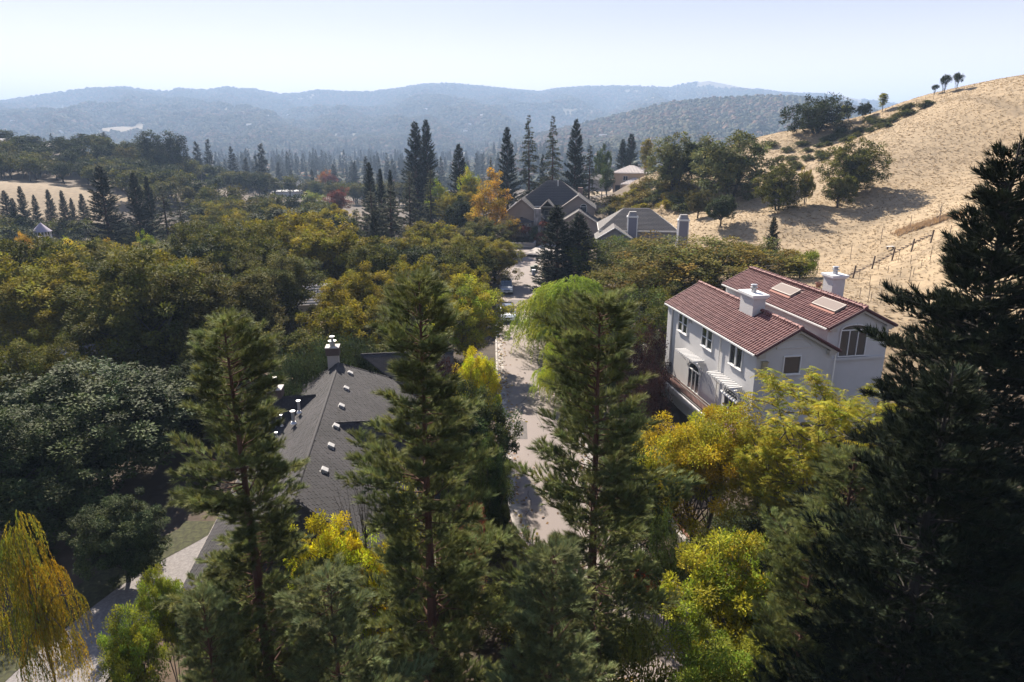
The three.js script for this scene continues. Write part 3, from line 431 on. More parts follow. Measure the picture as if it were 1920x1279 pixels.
// ---------------------------------------------------------------- the low house with the charcoal shingle roof
{
  const T = thing('shingled_house', 'low house under a long charcoal shingle roof with white roof vents', 'house', [-11.6, 0, -40], 0.14);
  const tint = [0.037, 0.033, 0.036], capT = [0.028, 0.025, 0.027];
  // main block: ridge along z, local z from +10.5 (near) to -8.5 (far)
  const RY = 6.5, EY = 2.9, hw = 6.2, hl = 5.0, zn = 13.5, zf = -11, rn = 12.6, rf = -7.2;
  const roof = new THREE.Group(); roof.name = 'roof'; T.add(roof);
  const rA = V(0, RY, rn), rB = V(0, RY, rf), nl = V(-hl, EY, zn + 2), nr = V(hw, EY, zn + 2), fl = V(-hl, EY, zf), fr = V(hw, EY, zf);
  shinglePlane(roof, [fl, nl, rA, rB], 0.32, 0.17, tint, 21); shinglePlane(roof, [nr, fr, rB, rA], 0.32, 0.17, tint, 22);
  shinglePlane(roof, [nl, nr, rA], 0.32, 0.17, tint, 23); shinglePlane(roof, [fr, fl, rB], 0.32, 0.17, tint, 24);
  hipCap(roof, rA, rB, capT); for (const [a, b] of [[nl, rA], [nr, rA], [fl, rB], [fr, rB]]) hipCap(roof, a, b, capT);
  // cross gables: left one by the chimney, right one towards the road
  function wing(side, z, reach, half, ry) {
    const g = new THREE.Group(); g.name = 'gable_roof'; T.add(g);
    const hw = side < 0 ? hl : 6.2, inX = side * hw * (RY - ry) / (RY - EY), rx0 = V(inX, ry, z), rx1 = V(side * reach, ry, z), ey = EY;
    for (const s of [1, -1]) { const e1 = V(side * reach, ey, z + s * half), e0 = V(side * hw, ey, z + s * half); const P = [e0, e1, rx1, rx0]; shinglePlane(g, side * s > 0 ? P : P, 0.32, 0.17, tint, 31 + side + s); }
    hipCap(g, rx1, rx0, capT);
    const sh = new THREE.Shape(); sh.moveTo(-half + 0.3, 0); sh.lineTo(half - 0.3, 0); sh.lineTo(half - 0.3, ey - 0.1); sh.lineTo(0, ry - 0.2); sh.lineTo(-half + 0.3, ey - 0.1);
    part('gable_wall', new THREE.ExtrudeGeometry(sh, { depth: 0.25, bevelEnabled: false }).rotateY(side * Math.PI / 2).translate(side * (reach - 0.6), 0, z), M.taupe, T);
    part('wing_wall', box(Math.abs(reach - hw), EY - 0.15, half * 2 - 0.8, side * (hw + reach - 0.8) / 2, (EY - 0.15) / 2, z), M.taupe, T);
  }
  wing(-1, -2.6, 5.9, 2.8, 5.75); wing(1, 2.9, 9.6, 4.4, 6.05); wing(1, -11.5, 8.5, 4.5, 5.8);
  part('wall', box(hw + hl - 1.2, EY - 0.1, zn - zf + 0.8, 0.6, (EY - 0.1) / 2, (zn + zf) / 2 + 0.9), M.taupe, T);
  part('fascia', [box(0.06, 0.2, zn - zf + 2, -hl - 0.02, EY - 0.08, 2.25), box(0.06, 0.2, zn - zf + 2, hw + 0.02, EY - 0.08, 2.25), box(hw + hl, 0.2, 0.06, 0.6, EY - 0.08, zn + 2.03)], std(0.2, 0.17, 0.15, 0.8), T);
  const w = windowPart(T, 'window', 1.6, 1.3, 2, 1); w.position.set(-2.2, 1, zn + 1.33); const w2 = windowPart(T, 'window', 1.6, 1.3, 2, 1); w2.position.set(2.2, 1, zn + 1.33);
  // chimneys with brick collar
  for (const [x, z, h, y0] of [[-3.7, -3.0, 5.9, 0], [-0.4, -7.8, 1.7, 5.5]]) {
    const c = new THREE.Group(); c.name = 'chimney'; c.position.set(x, y0, z); T.add(c);
    part('stack', box(0.78, h, 0.78, 0, h / 2, 0), std(0.3, 0.265, 0.24, 0.9), c); part('collar', box(0.96, 0.55, 0.96, 0, h + 0.15, 0), std(0.10, 0.065, 0.055, 0.9, { map: rep(TEX.fine, 2) }), c);
    part('cap', box(1.0, 0.07, 1.0, 0, h + 0.46, 0), std(0.36, 0.33, 0.31, 0.8), c); part('flue', [cyl(0.2, 0.2, 0.35, 0, h + 0.5, 0), cyl(0.3, 0.3, 0.06, 0, h + 0.83, 0), cyl(0.1, 0.1, 0.3, 0, h + 0.88, 0), cyl(0.19, 0.19, 0.07, 0, h + 1.15, 0)], std(0.3, 0.3, 0.3, 0.5, { metalness: 0.6 }), c);
  }
  // white box vents in a row right of the ridge, pipes on the left slope
  const an = Math.atan2(RY - EY, hw);
  for (const z of [9.0, 6.1, 3.4, 0.2, -3.0, -6.2]) { const x = 0.85, y = RY - x * Math.tan(an), g = part('roof_vent', [rbox(0.36, 0.13, 0.42, 0.03, 0, 0.12, 0), box(0.44, 0.03, 0.5, 0, 0.035, 0)], std(0.34, 0.33, 0.32, 0.7), roof); g.position.set(x, y, z); g.rotation.z = -an; }
  for (const [x, z, h, r] of [[-1.9, -0.9, 0.75, 0.09], [-2.0, 0.7, 0.75, 0.1], [-2.9, -0.2, 0.7, 0.05], [-2.9, 1.6, 0.3, 0.06]]) { const y = RY - Math.abs(x) * Math.tan(an); part('vent_pipe', [cyl(r, r, h, x, y - 0.05, z, 10), cyl(r * 1.5, r * 1.5, 0.08, x, y + h - 0.05, z, 10), cyl(r * 2.2, r * 1.2, 0.12, x, y - 0.04, z, 10)], M.metal, roof); }
}
// ---------------------------------------------------------------- simpler roofs for houses farther off
function gable(T, x, z, w, d, eave, rise, wallM, roofM, { axis = 'z', ov = 0.45, y0 = 0, wall = true, fascia = M.white, courses = 0 } = {}) {
  const g = new THREE.Group(); g.name = 'wing'; g.position.set(x, y0, z); if (axis === 'x') g.rotation.y = Math.PI / 2; T.add(g);
  if (wall) part('wall', prismWalls(w, d, eave, rise).translate(-w / 2, 0, d / 2), wallM, g);
  const k = rise / (w / 2), lo = eave - ov * k + 0.06, hi = eave + rise + 0.06, e = w / 2 + ov, f = d / 2 + ov;
  part('roof', [slab([V(-e, lo, f), V(0, hi, f), V(0, hi, -f), V(-e, lo, -f)], 0.14), slab([V(e, lo, -f), V(0, hi, -f), V(0, hi, f), V(e, lo, f)], 0.14)], roofM, g);
  const fa = []; for (const s of [-1, 1]) for (const q of [-1, 1]) { const a = V(0, hi - 0.12, q * (f + 0.03)), b = V(s * e, lo - 0.12, q * (f + 0.03)); fa.push(bar(a, b, 0.11, 4)); }
  part('fascia', fa, fascia, g);
  if (courses) { const c = []; for (const s of [-1, 1]) for (let i = 1; i < courses; i++) { const t = i / courses; c.push(box(0.16, 0.035, d + 2 * ov - 0.04, s * e * (1 - t), lerp(lo, hi, t) + 0.02, 0, 0, 0, -s * Math.atan(k))); } part('shingle_courses', c, roofM, g); }
  return g;
}
function hip(T, x, z, w, d, eave, rise, wallM, roofM, { ov = 0.5, ridge = null, y0 = 0, courses = 0, ribs = 0, ribM = null, turn = 0 } = {}) {
  const g = new THREE.Group(); g.name = 'wing'; g.position.set(x, y0, z); g.rotation.y = turn; T.add(g);
  part('wall', box(w, eave, d, 0, eave / 2, 0), wallM, g);
  const W = w / 2 + ov, D = d / 2 + ov, long = w > d, half = ridge ?? Math.max(0, (long ? w - d : d - w) / 2), top = eave + rise, A = long ? V(-half, top, 0) : V(0, top, -half), B = long ? V(half, top, 0) : V(0, top, half), e = eave - 0.05;
  const c = [V(-W, e, D), V(W, e, D), V(W, e, -D), V(-W, e, -D)];
  const F = long ? [[c[0], c[1], B, A], [c[1], c[2], B], [c[2], c[3], A, B], [c[3], c[0], A]] : [[c[0], c[1], B], [c[1], c[2], A, B], [c[2], c[3], A], [c[3], c[0], B, A]];
  part('roof', F.map((q) => slab(q, 0.14)), roofM, g);
  part('fascia', [box(2 * W, 0.2, 0.06, 0, e - 0.12, D + 0.04), box(2 * W, 0.2, 0.06, 0, e - 0.12, -D - 0.04), box(0.06, 0.2, 2 * D, W + 0.04, e - 0.12, 0), box(0.06, 0.2, 2 * D, -W - 0.04, e - 0.12, 0)], M.offWhite, g);
  if (ribs) { const r = []; for (const q of F) { const a = q[0], b = q[1], n = Math.round(a.distanceTo(b) / ribs); const up = q.length === 3 ? q[2].clone() : null; for (let i = 1; i < n; i++) { const t = i / n, p = a.clone().lerp(b, t); let tp; if (up) { const f = 1 - Math.abs(t - 0.5) * 2; const mid = a.clone().lerp(b, 0.5), v = up.clone().sub(mid); tp = p.clone().addScaledVector(v, f); } else { const ab = b.clone().sub(a).normalize(), d3 = q[3].clone().sub(a).dot(ab), d2 = a.distanceTo(b) - q[2].clone().sub(a).dot(ab), s = p.clone().sub(a).dot(ab), v = q[3].clone().sub(a).addScaledVector(ab, -d3), f = Math.min(1, s / d3, (a.distanceTo(b) - s) / d2); tp = p.clone().addScaledVector(v, f); } if (p.distanceTo(tp) > 0.3) r.push(bar(p.clone().add(V(0, 0.03, 0)), tp.add(V(0, 0.03, 0)), 0.09, 5)); } } part('tile_rows', r, ribM ?? roofM, g); }
  if (courses) { const r = []; F.forEach((q) => { for (let i = 1; i < courses; i++) { const t = i / courses, a = q[0].clone().lerp(q.length === 3 ? q[2] : q[3], t), b = q[1].clone().lerp(q[2], t); if (a.distanceTo(b) > 0.4) r.push(bar(a.add(V(0, 0.01, 0)), b.add(V(0, 0.01, 0)), 0.045, 4)); } }); part('shingle_courses', r, roofM, g); }
  return g;
}
const put = (g, x, y, z, ry = 0) => { g.position.set(x, y, z); g.rotation.y = ry; return g; };
const gy = (p) => ground(p.x, p.z);

// taupe two-storey house at the end of the road
{
  const base = at(1035, 445, 158), T = thing('gabled_house', 'taupe two-storey house with steep grey roofs at the end of the road', 'house', [base.x, 1.7, base.z], -0.12);
  const rf = M.slate, fas = std(0.30, 0.265, 0.24, 0.8);
  hip(T, 0, -5, 17, 11, 6.2, 5.4, M.taupe, rf, { ridge: 1.6, courses: 16 });
  gable(T, -6.6, -1.5, 9.5, 13, 4.2, 3.9, M.taupe, rf, { fascia: fas, courses: 14 });
  gable(T, 5.8, -2.2, 7.4, 8, 6.1, 2.6, M.taupe, rf, { fascia: fas, courses: 10 });
  gable(T, 6.2, 4.2, 9.4, 8.5, 3.0, 3.0, M.taupe, rf, { fascia: fas, courses: 10 });
  gable(T, -0.9, 0.6, 3.0, 6, 6.2, 1.5, M.taupe, rf, { fascia: fas, wall: false });
  part('stone_pier', box(1.5, 6.0, 1.2, -3.0, 3.0, 5.0), M.stone, T);
  part('entry_recess', box(2.6, 5.6, 0.12, -0.95, 2.8, 0.64), M.dark, T);
  put(windowPart(T, 'window', 2.2, 1.6, 1, 1, fas), 2.6, 4.2, 0.62); put(windowPart(T, 'window', 1.5, 1.9, 1, 1, M.white, 0.6), 7.1, 4.3, 1.86); put(windowPart(T, 'window', 2.0, 1.2, 2, 1, fas), -0.9, 4.0, 0.74);
  const bay = new THREE.Group(); bay.name = 'bay_window'; bay.position.set(-6.5, 0.7, 5.2); T.add(bay);
  part('wall', cyl(2.3, 2.3, 3.0, 0, -0.7, 0, 8), M.taupe, bay); part('roof', new THREE.ConeGeometry(2.9, 1.0, 8).translate(0, 2.9, 0), rf, bay);
  for (const a of [-0.785, 0, 0.785]) { const w = windowPart(bay, 'window', 1.65, 2.0, 3, 3, M.white); w.position.set(Math.sin(a) * 2.16, 0.15, Math.cos(a) * 2.16); w.rotation.y = a; }
  put(windowPart(T, 'garage_door', 4.6, 2.4, 1, 1, std(0.35, 0.3, 0.27, 0.8)), 6.6, 0, 8.52);
  const sk = part('skylight', rbox(1.5, 0.22, 2.4, 0.05), std(0.7, 0.7, 0.7, 0.3), T); sk.position.set(-9.3, 6.1, -3.4); sk.rotation.z = Math.atan2(3.9, 4.75);
  part('vent_pipe', [cyl(0.14, 0.14, 1.2, 1.0, 10.4, -3.2, 10), cyl(0.2, 0.2, 0.1, 1.0, 11.6, -3.2, 10), cyl(0.1, 0.1, 0.6, -2.9, 9.3, -3.6, 8)], M.metal, T);
  part('chimney', box(1.1, 1.6, 1.0, 6.1, 9.0, -8), std(0.2, 0.13, 0.11, 0.9), T);
  part('retaining_wall', [box(9, 0.9, 0.35, -7.5, -0.9, 13.6), box(0.35, 0.9, 4, -3, -0.9, 11.8)], M.stone, T);
}
// grey roof with two siding-clad chimneys
{
  const p = at(1195, 470, 122), y = 2.3, T = thing('hipped_house', 'house with pale grey hipped roof and two siding clad chimneys', 'house', [p.x, y, p.z], -0.1);
  const rf = std(0.15, 0.138, 0.135, 0.9, { map: rep(TEX.grain, 1.2), bumpMap: rep(TEX.fine, 1.2), bumpScale: 0.02 });
  hip(T, -0.4, -1, 12.4, 11, 5.2, 3.2, M.siding, rf, { ridge: 2.2, courses: 18 });
  gable(T, -4.6, 6, 5.5, 6, 4.4, 1.7, M.siding, rf, { courses: 8, fascia: std(0.34, 0.34, 0.35, 0.7) });
  const door = put(windowPart(T, 'garage_door', 2.6, 2.3, 1, 1), -4.6, 0, 9.02);
  for (const [x, z, h] of [[-1.5, 5.2, 7.4], [6.2, 10.5, 7.5]]) {
    const c = new THREE.Group(); c.name = 'chimney'; c.position.set(x, 0, z); T.add(c);
    part('stack', box(1.55, h, 1.45, 0, h / 2, 0), std(0.15, 0.15, 0.19, 0.85), c);
    const lap = []; for (let k = 0; k < 14; k++) lap.push(box(1.59, 0.03, 1.49, 0, h - 0.25 - k * 0.22, 0)); part('siding_board', lap, std(0.19, 0.19, 0.23, 0.85), c);
    part('corner_trim', [[-1, 1], [1, 1], [-1, -1], [1, -1]].map(([a, b]) => box(0.14, h, 0.14, a * 0.76, h / 2, b * 0.71)), M.white, c);
    part('cap', [box(1.85, 0.2, 1.75, 0, h + 0.1, 0), box(1.8, 0.05, 0.12, 0, h + 0.25, 0.8)], M.white, c);
    part('hood', (() => { const g = new THREE.CylinderGeometry(0.75, 1.1, 0.6, 4, 1, true).rotateY(Math.PI / 4); return [g.translate(0, h + 0.6, 0), box(1.15, 0.06, 1.15, 0, h + 0.92, 0)]; })(), std(0.2, 0.19, 0.19, 0.8), c);
  }
}
// peach house with pale tiled hip roofs
{
  const p = at(1178, 362, 205), T = thing('pale_roofed_house', 'peach stucco house with two pale tiled hip roofs behind golden shrubs', 'house', [p.x, 7.3, p.z], -0.25);
  const tl = std(0.42, 0.37, 0.35, 0.8), rb = std(0.50, 0.45, 0.43, 0.8);
  hip(T, 0.5, -2, 9.5, 9, 5.9, 1.9, M.peach, tl, { ribs: 0.42, ribM: rb, ridge: 0.5 });
  hip(T, 2.6, 3.8, 7.5, 6, 2.9, 1.5, M.peach, tl, { ribs: 0.42, ribM: rb, ridge: 0.7 });
  hip(T, -9.5, -5, 7, 7, 3.6, 1.4, std(0.4, 0.4, 0.42, 0.9), M.slate, {});
  put(windowPart(T, 'window', 1.4, 1.3, 2, 1), -0.8, 3.6, 2.52);
  part('balcony', [box(2.6, 0.8, 2.2, -5.4, 3.4, 0.5), cyl(0.16, 0.16, 3.0, -6.4, 0, 1.4, 8), cyl(0.16, 0.16, 3.0, -4.4, 0, 1.4, 8), cyl(0.12, 0.12, 2.2, -6.4, 3.8, 1.4, 8)], M.peach, T);
  part('arch_door', box(1.4, 2.2, 0.1, -3.0, 1.1, 2.56), M.dark, T);
}
// gazebo among the conifers on the left
{
  const p = at(80, 442, 176), T = thing('gazebo', 'small pale gazebo with a pointed lilac grey roof', 'gazebo', [p.x, ground(p.x, p.z), p.z], 0.4), h = Math.max(2.4, p.y - ground(p.x, p.z) + 1.2);
  part('roof', new THREE.ConeGeometry(2.3, 2.3, 8).translate(0, h + 1.0, 0), std(0.27, 0.24, 0.30, 0.9), T);
  part('eave', cyl(2.2, 2.2, 0.15, 0, h - 0.2, 0, 8), M.white, T);
  for (let k = 0; k < 8; k++) part('post', cyl(0.1, 0.1, h - 0.2, Math.cos(k * Math.PI / 4 + 0.39) * 1.9, 0, Math.sin(k * Math.PI / 4 + 0.39) * 1.9, 8), M.white, T);
  part('railing', new THREE.TorusGeometry(1.9, 0.06, 6, 8).rotateX(Math.PI / 2).rotateY(0.39).translate(0, h - 1.6, 0), M.white, T); part('floor', cyl(2.2, 2.2, 0.3, 0, h - 2.6, 0, 8), M.white, T);
  part('base', cyl(2.0, 2.0, Math.max(0.2, h - 2.6), 0, 0, 0, 8), M.stone, T);
}
// small houses glimpsed through the trees
function cottage(name, px, py, d, w, dd, eave, rise, turn, wallM, roofM, label, y) {
  const p = at(px, py, d), T = thing(name, label, 'house', [p.x, y ?? ground(p.x, p.z), p.z], turn);
  gable(T, 0, 0, dd, w, eave, rise, wallM, roofM, { axis: 'x', courses: 8 });
  const n = Math.max(2, Math.round(w / 4)); for (let i = 0; i < n; i++) put(windowPart(T, 'window', 1.3, 1.2, 2, 1), -w / 2 + (i + 0.5) * w / n, 1.0, dd / 2 + 0.03);
  part('door', box(0.95, 2.1, 0.1, 0.2, 1.05, dd / 2 + 0.02), std(0.12, 0.08, 0.06, 0.7), T);
  return T;
}
cottage('woodland_house', 135, 668, 64, 10, 7, 2.6, 1.6, 0.5, M.offWhite, std(0.19, 0.185, 0.2, 0.9, { map: TEX.grain }), 'house with a plain grey roof glimpsed beneath the oaks');
cottage('cottage', 588, 600, 92, 9, 6, 2.7, 1.8, 0.25, M.offWhite, std(0.5, 0.46, 0.44, 0.9), 'small pale cottage glimpsed behind dark oak trunks');
cottage('ridge_house', 3, 306, 325, 12, 8, 2.8, 1.6, 0.2, M.offWhite, std(0.42, 0.4, 0.39, 0.8), 'white-roofed house at the lower edge of the wooded ridge');
cottage('ridge_house', 34, 288, 330, 20, 8, 2.6, 1.3, 0.1, M.offWhite, std(0.36, 0.34, 0.33, 0.8), 'long low pale house under the umbrella shaped tree on the ridge');
cottage('ridge_house', 122, 287, 335, 15, 8, 2.6, 1.2, -0.1, M.peach, std(0.3, 0.27, 0.25, 0.8), 'pale house on the ridge beside a parked white car');
cottage('roadside_building', 541, 372, 405, 16, 10, 4.2, 0.5, 0.05, M.white, std(0.4, 0.4, 0.42, 0.7), 'low white flat-roofed building below the highway sign gantry');
// pale houses sprinkled over the far hills
{
  const roofM = std(0.55, 0.5, 0.46, 0.8);
  let proto = null;
  for (const [px, py, r] of [[930, 219, 3300], [905, 221, 3350], [873, 250, 2100], [1255, 205, 2300], [800, 207, 3600], [505, 222, 3500], [32, 232, 2600], [115, 252, 2300], [880, 238, 2500], [545, 219, 3500], [470, 238, 3000], [1130, 262, 1500]]) {
    const t = (px - 960) / FPX, az = Math.atan(t * CP); let rr = r, best = 1e9;
    for (let q = 1100; q < 5000; q += 20) { const x = Math.sin(az) * q, z = -Math.cos(az) * q, y = ground(x, z), T = (y - EYE) / -z, yr = (T * CP + SP) / (CP - T * SP), e = Math.abs(640 - yr * FPX - py); if (e < best) { best = e; rr = q; } }
    const x = Math.sin(az) * rr, z = -Math.cos(az) * rr;
    let T;
    if (!proto) { T = proto = thing('hillside_house', null, null); const g = gable(T, 0, 0, 8, 15, 5, 3, M.white, roofM, { axis: 'x' }); }
    else { T = proto.clone(); T.name = numbered('hillside_house'); scene.add(T); }
    T.position.set(x, ground(x, z) + 3, z); T.rotation.y = (px % 7) * 0.1 - 0.3;
    tag(T, 'tiny pale house on the hazy wooded hillside', 'house', 'pale houses scattered over the far hills');
  }
}
// ---------------------------------------------------------------- foliage
class Leaves {
  constructor(n) { this.p = new Float32Array(n * 12); this.c = new Float32Array(n * 12); this.ix = new Uint32Array(n * 6); this.n = 0; this.t = 0; this.v = 0; }
  rhomb(x, y, z, dx, dy, dz, sx, sy, sz, r, g, b, bend = 0.12) {          // leaf: base point, length vector, half width vector
    const p = this.p, c = this.c; let o = this.v * 3; const L = Math.hypot(dx, dy, dz);
    if (o + 12 > p.length) return;
    p[o] = x; p[o + 1] = y; p[o + 2] = z; p[o + 3] = x + dx * 0.5 + sx; p[o + 4] = y + dy * 0.5 + sy + L * bend; p[o + 5] = z + dz * 0.5 + sz;
    p[o + 6] = x + dx; p[o + 7] = y + dy; p[o + 8] = z + dz; p[o + 9] = x + dx * 0.5 - sx; p[o + 10] = y + dy * 0.5 - sy + L * bend; p[o + 11] = z + dz * 0.5 - sz;
    for (let k = 0; k < 4; k++) { c[o + k * 3] = r; c[o + k * 3 + 1] = g; c[o + k * 3 + 2] = b; }
    const v = this.v, i = this.t; this.ix[i] = v; this.ix[i + 1] = v + 1; this.ix[i + 2] = v + 2; this.ix[i + 3] = v; this.ix[i + 4] = v + 2; this.ix[i + 5] = v + 3; this.v += 4; this.t += 6;
  }
  needle(x, y, z, dx, dy, dz, sx, sy, sz, r, g, b) {
    const p = this.p, c = this.c; let o = this.v * 3; if (o + 9 > p.length) return;
    p[o] = x + sx; p[o + 1] = y + sy; p[o + 2] = z + sz; p[o + 3] = x - sx; p[o + 4] = y - sy; p[o + 5] = z - sz; p[o + 6] = x + dx; p[o + 7] = y + dy; p[o + 8] = z + dz;
    for (let k = 0; k < 3; k++) { c[o + k * 3] = r; c[o + k * 3 + 1] = g; c[o + k * 3 + 2] = b; }
    const v = this.v, i = this.t; this.ix[i] = v; this.ix[i + 1] = v + 1; this.ix[i + 2] = v + 2; this.v += 3; this.t += 3;
  }
  geo() { const g = new THREE.BufferGeometry(); g.setAttribute('position', new THREE.BufferAttribute(this.p.slice(0, this.v * 3), 3)); g.setAttribute('color', new THREE.BufferAttribute(this.c.slice(0, this.v * 3), 3)); g.setIndex(new THREE.BufferAttribute(this.ix.slice(0, this.t), 1)); return g; }
}
class Wood {
  constructor() { this.P = []; this.N = []; this.U = []; this.I = []; }
  tube(pts, r0, r1, sides = 5) {
    const base = this.P.length / 3, m = pts.length; let acc = 0;
    for (let i = 0; i < m; i++) {
      const t = pts[Math.min(i + 1, m - 1)].clone().sub(pts[Math.max(i - 1, 0)]).normalize(); if (i) acc += pts[i].distanceTo(pts[i - 1]);
      const a = Math.abs(t.y) < 0.9 ? V(0, 1, 0) : V(1, 0, 0), u = a.clone().cross(t).normalize(), w = t.clone().cross(u), r = lerp(r0, r1, i / (m - 1));
      for (let k = 0; k < sides; k++) { const q = k / sides * 2 * Math.PI, cx = Math.cos(q), sx = Math.sin(q); const n = u.clone().multiplyScalar(cx).addScaledVector(w, sx); this.P.push(pts[i].x + n.x * r, pts[i].y + n.y * r, pts[i].z + n.z * r); this.N.push(n.x, n.y, n.z); this.U.push(k / sides, acc * 0.5); }
      if (i) for (let k = 0; k < sides; k++) { const k2 = (k + 1) % sides, b0 = base + (i - 1) * sides, b1 = base + i * sides; this.I.push(b0 + k, b0 + k2, b1 + k, b0 + k2, b1 + k2, b1 + k); }
    }
  }
  geo() { const g = new THREE.BufferGeometry(); g.setAttribute('position', new THREE.Float32BufferAttribute(this.P, 3)); g.setAttribute('normal', new THREE.Float32BufferAttribute(this.N, 3)); g.setAttribute('uv', new THREE.Float32BufferAttribute(this.U, 2)); g.setIndex(this.I); return g; }
}
function curve3(a, b, sag, n = 5, wob = 0, R = null) { const out = []; for (let i = 0; i <= n; i++) { const t = i / n, p = a.clone().lerp(b, t); p.y += sag * 4 * t * (1 - t); if (R && i && i < n) { p.x += (R() - 0.5) * wob; p.y += (R() - 0.5) * wob; p.z += (R() - 0.5) * wob; } out.push(p); } return out; }
function leafMat(r, g, b, tr = 0.4, rough = 0.8, spec = 0.16) { return new THREE.MeshPhysicalMaterial({ color: new THREE.Color().setRGB(r, g, b), vertexColors: true, roughness: rough, transmission: tr, thickness: 0, side: THREE.DoubleSide, specularIntensity: spec }); }
const barkMat = (r, g, b) => std(r, g, b, 0.95, { map: rep(TEX.bark, 2, 1), bumpMap: rep(TEX.bark, 2, 1), bumpScale: 0.03 });
const BARK = { oak: barkMat(0.085, 0.07, 0.06), red: barkMat(0.13, 0.07, 0.055), grey: barkMat(0.17, 0.145, 0.125), pale: barkMat(0.38, 0.33, 0.28), dark: barkMat(0.05, 0.042, 0.036), rust: barkMat(0.16, 0.07, 0.045) };
const FOL = {
  birch: leafMat(0.27, 0.225, 0.02, 0.5, 0.8, 0.1),
  sageOlive: leafMat(0.165, 0.175, 0.06, 0.4, 0.7, 0.15),
  oakDark: leafMat(0.046, 0.06, 0.018, 0.3, 0.7, 0.1), oakOlive: leafMat(0.122, 0.124, 0.02, 0.4, 0.7, 0.1), oakGrey: leafMat(0.058, 0.078, 0.025, 0.3, 0.65, 0.15), oakBrown: leafMat(0.115, 0.104, 0.024, 0.4, 0.7, 0.1), oakYellow: leafMat(0.235, 0.208, 0.016, 0.45, 0.7, 0.08), oakGold: leafMat(0.275, 0.232, 0.016, 0.48, 0.7, 0.08),
  green: leafMat(0.065, 0.09, 0.022, 0.4), lime: leafMat(0.22, 0.255, 0.025, 0.48), willow: leafMat(0.32, 0.37, 0.035, 0.5), yellow: leafMat(0.42, 0.36, 0.022, 0.48), yellowGreen: leafMat(0.31, 0.31, 0.022, 0.5), golden: leafMat(0.44, 0.285, 0.028, 0.5), orange: leafMat(0.30, 0.14, 0.025, 0.45), red: leafMat(0.17, 0.04, 0.022, 0.4), scarlet: leafMat(0.42, 0.08, 0.02, 0.5), maroon: leafMat(0.045, 0.02, 0.018, 0.3), pistache: leafMat(0.165, 0.14, 0.019, 0.42, 0.7, 0.1), pistacheGreen: leafMat(0.115, 0.13, 0.018, 0.42, 0.7, 0.1), brightYellow: leafMat(0.50, 0.47, 0.022, 0.5),
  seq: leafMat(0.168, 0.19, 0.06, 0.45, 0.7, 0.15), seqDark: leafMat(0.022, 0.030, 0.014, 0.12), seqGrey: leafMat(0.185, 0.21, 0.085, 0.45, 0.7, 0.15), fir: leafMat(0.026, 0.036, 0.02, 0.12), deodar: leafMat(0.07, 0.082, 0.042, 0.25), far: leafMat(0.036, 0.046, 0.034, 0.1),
  shrubGold: leafMat(0.20, 0.155, 0.022, 0.4), shrubGreen: leafMat(0.085, 0.095, 0.022, 0.35), shrubRust: leafMat(0.23, 0.075, 0.045, 0.4), sage: leafMat(0.13, 0.13, 0.075, 0.3), dry: leafMat(0.42, 0.30, 0.16, 0.3, 0.9, 0.2),
};
